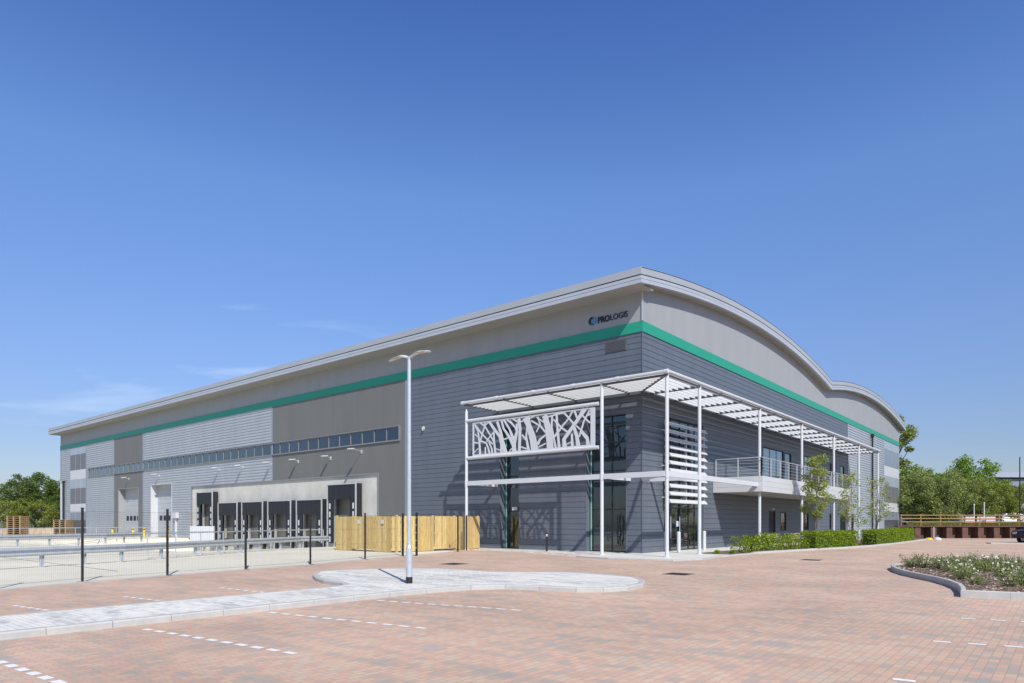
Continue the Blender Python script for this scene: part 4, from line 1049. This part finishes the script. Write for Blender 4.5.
handrail([(-39,-36),(-44.5,-22),(-47.5,-14),(-51.5,-3)], 'tubular steel handrail far back in the yard, in front of the shutter doors')

# timber bin enclosure
t = thing('timber_enclosure', 'new pale timber boarded bin store enclosure beside the loading docks', 'timber enclosure')
rt = random.Random(8)
def boards(p, q, h, name, z0=.08):
    p = Vector(p); q = Vector(q); L = (q-p).length; d = (q-p)/L; nn = Vector((d.y,-d.x)); k = int(L/.125); mb = MB()
    for i in range(k):
        c = p+d*(L*(i+.5)/k)+nn*rt.uniform(-.004,.004); hh = h+rt.uniform(-.012,.012)
        mb.obox((c.x,c.y,(z0+hh)/2),(d.x*(L/k/2-.006),d.y*(L/k/2-.006),0),(nn.x*.011,nn.y*.011,0),(0,0,(hh-z0)/2))
    for z in (.35,1.0,1.65):
        c = (p+q)/2-nn*.04; mb.obox((c.x,c.y,z),(d.x*L/2,d.y*L/2,0),(nn.x*.022,nn.y*.022,0),(0,0,.05))
    mb.build(name, M['timber'], t)
boards((-15.3,-7.6),(-13.9,-7.6),1.9,'board_panel',.02); boards((-13.88,-7.63),(-11.95,-7.63),1.9,'gate',.12); boards((-11.9,-7.6),(-10.55,-7.6),1.9,'board_panel',.02)
boards((-10.5,-7.6),(-10.2,-7.3),1.9,'board_panel'); boards((-10.2,-7.25),(-10.2,-4.9),1.92,'board_panel',.03); boards((-10.17,-4.85),(-10.17,-3.2),1.93,'gate',.12); boards((-10.2,-3.15),(-10.2,-1.15),1.92,'board_panel',.03)
boards((-15.3,-.3),(-15.3,-7.55),1.9,'board_panel')
for x,y_ in ((-15.35,-7.55),(-13.9,-7.5),(-11.92,-7.5),(-10.3,-7.45),(-10.3,-4.88),(-10.3,-3.18),(-10.3,-1.2)):
    pm = MB(); pm.box(x-.05,x+.05,y_-.05,y_+.05,0,1.97); pm.build('post', M['timber'], t)
for x in (-13.2,-11.2):
    pm = MB(); pm.box(x-.11,x+.11,-7.665,-7.655,1.5,1.72); pm.build('notice', M['white'], t)

# bollards
def bollard(x,y_,h,r,m,label,group=None,band=None):
    t = thing('bollard', label, 'bollard', (x,y_,0), 0, group)
    b = MB(); b.lathe([(r,0),(r,h-.05),(r*.8,h-.015),(r*.3,h)],16); b.build('body', M[m], t)
    b = MB(); b.lathe([(r*1.5,0),(r*1.5,.012)],16); b.build('base_plate', M[band or m], t)
    if band:
        b = MB(); b.lathe([(r*1.02,h*.78),(r*1.02,h*.9)],16); b.build('band', M[band], t)
bollard(1.0,2.1,1.1,.1,'white','white round bollard in front of the entrance door handles','white bollards by the entrance')
bollard(1.0,5.3,1.1,.1,'white','white round bollard at the right side of the entrance, by the column','white bollards by the entrance')
bollard(-4.95,-1.5,1.05,.055,'blackm','slim black bollard with a silver cap in front of the dark cladding',None,'alu')
for i,(x,y_) in enumerate([(-66.26, -1.3), (-60.56, -1.3), (-57.72, -1.3), (-52.0, -1.3)]):
    bollard(x,y_,1.0,.10,'yellow','yellow bollard guarding the shutter doors, %s from the left' % ('first','second','third','fourth')[i],'yellow bollards by the shutter doors','blackm')
# white ribbed board in the yard
t = thing('water_barrier', 'white ribbed plastic barrier block standing in front of the leftmost dock', 'barrier', (-28.1,-9.2,0), radians(40))
b = MB()
for k in range(11): b.box(-.8+k*.146,-.8+k*.146+.12,-.1,.1,.25,1.32)
b.box(-.79,.79,-.07,.07,.26,1.31); b.build('panel', M['white'], t)
b = MB()
for k in range(6): b.box(-.75+k*.27,-.62+k*.27,-.06,.06,0,.26)
b.build('feet', M['white'], t)
# pallets and blocks on the left
def pallets(x,y_,n,label,rz,s=1):
    t = thing('pallet_stack', label, 'pallets', (x,y_,0), rz, 'pallet stacks at the back of the yard')
    b = MB()
    for k in range(n):
        z = k*.16*s
        for j in range(5): b.box(-.6*s,.6*s,-.5*s+j*.21*s,-.5*s+j*.21*s+.14*s,z+.12*s,z+.145*s)
        for a in (-.5,0,.5): b.box(a*s-.05,a*s+.05,-.5*s,.5*s,z,z+.12*s)
    b.build('pallets', M['timber2'], t)
pallets(-64.0,-10.7,11,'tall pallet stack cut by the left edge of the photo',radians(40),1.25)
pallets(-71.1,-4.7,9,'pallet stack just left of the far warehouse end',radians(40),1.3)
for i,(x,y_,w_) in enumerate([(-74.4,-6.9,1.3),(-73.8,-6.3,1.1),(-73.2,-5.9,1.2),(-72.5,-5.6,1.2),(-76.3,-8.8,1.4)]):
    r_ = random.Random(i); b = MB(); b.box(-w_/2,w_/2,-.5,.5,0,.95+.2*r_.random()); b.box(-w_*.3,w_*.35,-.4,.45,1.2,1.45)
    b.box(-w_*.4,w_*.4,-.42,.42,.9,1.21)
    b.v = [(p,q,r*.62) for p,q,r in b.v]
    o = b.build('stone_bag', M['stone'], None, (x,y_,0)); o.rotation_euler = (0,0,r_.uniform(0,2))
    tag(o, 'pale sandy material bag, %s of five in the row left of the warehouse' % ('first','second','third','fourth','fifth')[i], 'material bag', 'material bags at the back of the yard')
t = thing('back_fence', 'dark wire fence with slim posts in front of the left-hand trees', 'fence')
b = MB()
for i in range(60):
    b.bar((-97,-25+i*.9,0),(-97,-25+i*.9,2.4),.03)
for z in (.3,.8,1.3,1.8,2.3): b.bar((-97,-25,z),(-97,28,z),.03)
b.build('mesh_panel', M['blackm'], t)
for i in range(14):
    b = MB(); b.bar((0,0,0),(0,0,2.8),.1); b.build('post', M['timber2'] if i % 2 else M['blackm'], t, (-96.9,-25+i*4,0))

# benches
for i,(x,y_) in enumerate([(3.5,8.3),(3.5,12.5)]):
    t = thing('bench', ['pale slatted timber bench seen between the first two hedge clumps','pale slatted timber bench at the left end of the middle hedge'][i], 'bench', (x,y_,0), 0, 'timber benches behind the hedge')
    b = MB()
    for k in range(4): b.box(-.3+k*.13,-.19+k*.13,-.95,.95,.42,.46)
    b.build('seat', M['stone'], t)
    b = MB()
    for k in range(3): b.box(.26,.29,-.95,.95,.55+k*.13,.65+k*.13)
    b.build('backrest', M['stone'], t)
    for s in (-.8,.8):
        b = MB(); b.box(-.28,-.22,s-.03,s+.03,0,.42); b.box(.22,.26,s-.03,s+.03,0,.92); b.box(-.22,.22,s-.03,s+.03,.36,.42); b.build('leg', M['louvre'], t)

# sheet pile wall and post-and-rail fence
t = thing('sheet_pile_wall', 'rusty brown corrugated steel sheet pile retaining wall below the grass bank', 'retaining wall')
N2 = Vector((.639,-.769)); b = MB(); pr = []; s = 0
while s < 50:
    pr += [(s,0),(s+.55,0),(s+.72,-.75),(s+1.38,-.75),(s+1.55,0)]; s += 1.55
vs = [( (P0+D*a+N2*o).x,(P0+D*a+N2*o).y,z) for z in (-.05,1.12) for a,o in pr]; m = len(pr)
b.add(vs,[(i,i+1,m+i+1,m+i) for i in range(m-1)]); b.build('piles', M['rust'], t)
b = MB(); A = P0-D*.1+N2*-.33; B = P0+D*50+N2*-.33; b.bar((A.x,A.y,1.17),(B.x,B.y,1.17),.84,.10); b.build('capping', M['rust'], t)
t = thing('timber_rail_fence', 'low timber post and rail fence along the top of the grass bank', 'fence')
b = MB()
for z in (1.62,1.95,2.28):
    A = P0+Vector((0,.9)); B = A+D*50; b.bar((A.x,A.y,z),(B.x,B.y,z),.035,.075)
b.build('rails', M['timber3'], t)
for i in range(26):
    A = P0+Vector((0,1.0))+D*(i*1.95); c = MB(); c.box(-.05,.05,-.05,.05,0,1.25); c.build('post', M['timber3'], t, (A.x,A.y,1.13))
# low barriers and marker post
for i,(s,r) in enumerate([(6.2,6.5),(7.4,6.9),(8.4,6.3),(12.3,6.4)]):
    A = P0+D*s+Vector((0,r)); t = thing('traffic_barrier','low red and white plastic barrier, %s' % ('leftmost of the three together','middle one of the three together','rightmost of the three together','alone at the right edge of the photo')[i],'barrier',(A.x,A.y,1.38),radians(40),'red and white barriers on the bank')
    b = MB(); b.box(-.5,.5,-.04,.04,.45,.62); b.box(-.5,.5,-.04,.04,.15,.32); b.build('red_board', M['red'], t)
    b = MB(); b.box(-.5,.5,-.035,.035,.62,.78); b.box(-.5,.5,-.035,.035,.32,.45); b.build('white_board', M['white'], t)
    for q in (-.4,.4):
        b = MB(); b.box(q-.04,q+.04,-.2,.2,0,.08); b.box(q-.03,q+.03,-.03,.03,.08,.15); b.build('foot', M['blackm'], t)
t = thing('marker_post', 'small white post in a yellow and white weighted foot before the rusty pile wall', 'post', (7.5,39.6,0))
b = MB(); b.tube((0,0,.2),(0,0,1.15),.035,n=10); b.build('post', M['white'], t)
b = MB(); b.lathe([(.35,0),(.32,.15),(.1,.25)],12,(.25,.1,0)); b.build('foot', M['white'], t)
b = MB(); b.lathe([(.3,0),(.28,.14),(.1,.2)],12,(-.35,-.2,0)); b.build('weight', M['yellow'], t)
# lamp masts beyond
for i,(x,y_,h,r,m) in enumerate([(12.3,69.9,7.9,.07,'blackm'),(3.0,75,5.5,.05,'galv'),(9.5,61.1,2.3,.07,'white'),(8.3,64.1,2.2,.06,'white')]):
    t = thing('lamp_mast' if i < 2 else 'marker_post', ['slim dark lamp mast rising above the trees at the right edge','slim grey mast in front of the grey-green bush near the warehouse end','thick white post on the grass bank, right one of two','white post on the grass bank, left one of two'][i], 'mast' if i < 2 else 'post', (x,y_,1.4))
    b = MB(); b.tube((0,0,0),(0,0,h),r,r*.8,n=8); b.build('pole', M[m], t)
    b = MB(); b.tube((0,0,h),(0,0,h+.1),r*1.4,r*.6,n=8); b.build('cap', M[m], t)

# cars
def car_proto(m):
    t = thing('parked_car', None, None)
    side = [(-2.15,.35),(-2.2,.75),(-2.05,.95),(-1.3,1.02),(-.75,1.42),(.55,1.48),(1.25,1.42),(1.95,1.0),(2.12,.9),(2.15,.35)]
    W_ = .88; b = MB(); n = len(side)
    vs = []
    for yy_, sc in ((-W_,1),(-W_*.0,1),(W_,1)):
        for x,z in side:
            inn = .2 if z > 1.03 else 0
            vs.append((x,yy_-(inn*(1 if yy_ > 0 else -1 if yy_ < 0 else 0)),z+(.03 if yy_ == 0 else 0)))
    fs = []
    for k in range(2):
        for i in range(n): fs.append((k*n+i,k*n+(i+1)%n,(k+1)*n+(i+1)%n,(k+1)*n+i))
    fs += [tuple(range(n-1,-1,-1)), tuple(range(2*n,3*n))]
    b.add(vs, fs); b.build('body', M[m], t)
    for sg_ in (-1,1):
        g_ = MB(); y0 = sg_*(W_+.002); y1 = sg_*(W_-.19)
        g_.add([(-1.15,y0*.985,1.05),(1.6,y0*.985,1.05),(1.15,y1,1.38),(-.68,y1,1.38)],[(0,1,2,3)]); g_.build('side_window', M['glass'], t)
    g_ = MB(); g_.add([(-1.27,-.72,1.07),(-1.27,.72,1.07),(-.8,.62,1.42),(-.8,-.62,1.42)],[(0,1,2,3)]); g_.build('windscreen', M['glass'], t)
    g_ = MB(); g_.add([(1.92,-.7,1.06),(1.92,.7,1.06),(1.32,.62,1.42),(1.32,-.62,1.42)],[(0,1,2,3)]); g_.build('rear_window', M['glass'], t)
    for x in (-1.35,1.3):
        for sg_ in (-1,1):
            w_ = MB(); w_.tube((0,-.11,0),(0,.11,0),.32,n=18); wo = w_.build('wheel', M['tyre'], t, (x,sg_*.80,.32))
            r_ = MB(); r_.tube((0,-.12,0),(0,.12,0),.19,n=12); r_.build('rim', M['alu'], wo)
    for sg_ in (-1,1):
        l = MB(); l.box(-2.2,-2.12,sg_*.6-.16,sg_*.6+.16,.68,.84); l.build('headlight', M['white'], t)
        l = MB(); l.box(2.08,2.16,sg_*.62-.14,sg_*.62+.14,.72,.9); l.build('tail_light', M['red'], t)
    return t
c1 = car_proto('carD'); c1.location = (15.45,34.6,0); c1.rotation_euler = (0,0,radians(50)); tag(c1,'dark navy parked car at the right edge of the photo, mostly cut off','car')
c2 = car_proto('carW'); c2.location = (10.6,79.0,1.3); c2.rotation_euler = (0,0,radians(40)); tag(c2,'white parked car glimpsed through the trees near the dark lamp mast','car')
c3 = car_proto('carS'); c3.location = (1.2,70.5,1.2); c3.rotation_euler = (0,0,radians(40)); tag(c3,'silver parked car glimpsed under the trees beside the warehouse end','car')
# kerb strip in front of navy car
kb = MB(); kb.bar((12.2,30.2,.03),(24,34.5,.03),1.1,.08); tag(kb.build('pavement_strip', M['kerb']), kind='structure')

# far industrial shed
t = thing('far_shed', 'long low industrial shed with a white roof edge behind the right-hand trees', 'industrial building', (-4,173,0), radians(39.7))
b = MB(); b.box(0,70,0,40,0,12.6); b.build('wall', M['farwall'], t)
b = MB(); b.box(-1,71,-1,41,12.9,14.2); b.build('roof', M['stackL'], t)
for k in range(8):
    b = MB(); b.box(3+k*8.2,8.5+k*8.2,-.1,-.01,7.5,10.5); b.build('window', M['glass'], t)

# ================================================================== CAMERA, LIGHT, WORLD
cam = bpy.data.cameras.new('camera'); co = bpy.data.objects.new('camera', cam); C.objects.link(co)
co.location = (16.70,-30.47,1.6); co.rotation_euler = (pi/2,0,radians(39.75))
cam.sensor_width = 36; cam.lens = 668/1024*36; cam.shift_y = (522-341.5)/1024; cam.clip_end = 5000; cam.clip_start = .1
scn.camera = co
sd = Vector((1,-.60,1.075)).normalized()
sun = bpy.data.lights.new('sun','SUN'); sun.energy = SUN_E; sun.angle = radians(.53); sun.color = (1,.955,.89)
so = bpy.data.objects.new('sun', sun); C.objects.link(so); so.rotation_euler = sd.to_track_quat('Z','Y').to_euler(); so.location = (20,-20,40)
w = bpy.data.worlds.new('World'); scn.world = w; w.use_nodes = True; nt = w.node_tree; N = nt.nodes; L = nt.links
bg = N['Background']; sky = N.new('ShaderNodeTexSky'); sky.sky_type = 'NISHITA'; sky.sun_disc = False
sky.sun_elevation = math.asin(sd.z); sky.sun_rotation = atan2(sd.x, sd.y)
sky.altitude = 0; sky.air_density = 1.0; sky.dust_density = .6; sky.ozone_density = 3.5
# faint cirrus wisps low on the left
tc = N.new('ShaderNodeTexCoord'); mp = N.new('ShaderNodeMapping'); mp.inputs['Scale'].default_value = (2.2,2.2,11); mp.inputs['Rotation'].default_value = (.12,-.1,.3)
L.new(tc.outputs['Generated'], mp.inputs['Vector'])
no = N.new('ShaderNodeTexNoise'); no.inputs['Scale'].default_value = 1.6; no.inputs['Detail'].default_value = 7; no.inputs['Roughness'].default_value = .55; no.inputs['Distortion'].default_value = .6
L.new(mp.outputs[0], no.inputs['Vector'])
mr = N.new('ShaderNodeMapRange'); mr.inputs['From Min'].default_value = .56; mr.inputs['From Max'].default_value = .9; mr.inputs['To Max'].default_value = .30
L.new(no.outputs['Fac'], mr.inputs['Value'])
sx = N.new('ShaderNodeSeparateXYZ'); L.new(tc.outputs['Generated'], sx.inputs[0])
mz = N.new('ShaderNodeMapRange'); mz.inputs['From Min'].default_value = .36; mz.inputs['From Max'].default_value = .26; L.new(sx.outputs['Z'], mz.inputs['Value'])
mxx = N.new('ShaderNodeMapRange'); mxx.inputs['From Min'].default_value = -.62; mxx.inputs['From Max'].default_value = -.82; L.new(sx.outputs['X'], mxx.inputs['Value'])
m0 = N.new('ShaderNodeMath'); m0.operation = 'MULTIPLY'; L.new(mr.outputs[0], m0.inputs[0]); L.new(mz.outputs[0], m0.inputs[1])
mm = N.new('ShaderNodeMath'); mm.operation = 'MULTIPLY'; L.new(m0.outputs[0], mm.inputs[0]); L.new(mxx.outputs[0], mm.inputs[1])
mix = N.new('ShaderNodeMix'); mix.data_type = 'RGBA'; mix.inputs['B'].default_value = (7.5,8.2,9,1)
L.new(mm.outputs[0], mix.inputs['Factor']); hs = N.new('ShaderNodeMix'); hs.data_type = 'RGBA'; hs.blend_type = 'MULTIPLY'; hs.inputs['Factor'].default_value = 1; 
nz = N.new('ShaderNodeSeparateXYZ'); ntc = N.new('ShaderNodeTexCoord'); L.new(ntc.outputs['Generated'], nz.inputs[0])
rp = N.new('ShaderNodeValToRGB'); L.new(nz.outputs['Z'], rp.inputs[0]); e = rp.color_ramp.elements
ST = [(0,(.54,.53,.61)),(.10,(.585,.575,.68)),(.25,(.73,.76,.92)),(.434,(.79,.93,1.16)),(.61,(.50,.70,1.10)),(.80,(.25,.30,.40))]
while len(e) < len(ST): e.new(.5)
for i_, (p_, c_) in enumerate(ST): e[i_].position = p_; e[i_].color = (*c_,1)
L.new(rp.outputs[0], hs.inputs['B'])
L.new(sky.outputs[0], hs.inputs['A']); L.new(hs.outputs['Result'], mix.inputs['A'])
L.new(mix.outputs['Result'], bg.inputs['Color']); bg.inputs['Strength'].default_value = SKY_S
scn.view_settings.view_transform = 'Standard'; scn.view_settings.look = 'None'; scn.view_settings.exposure = EXPO; scn.view_settings.gamma = 1
scn.render.engine = 'CYCLES'
scn.cycles.max_bounces = 6; scn.cycles.transparent_max_bounces = 8
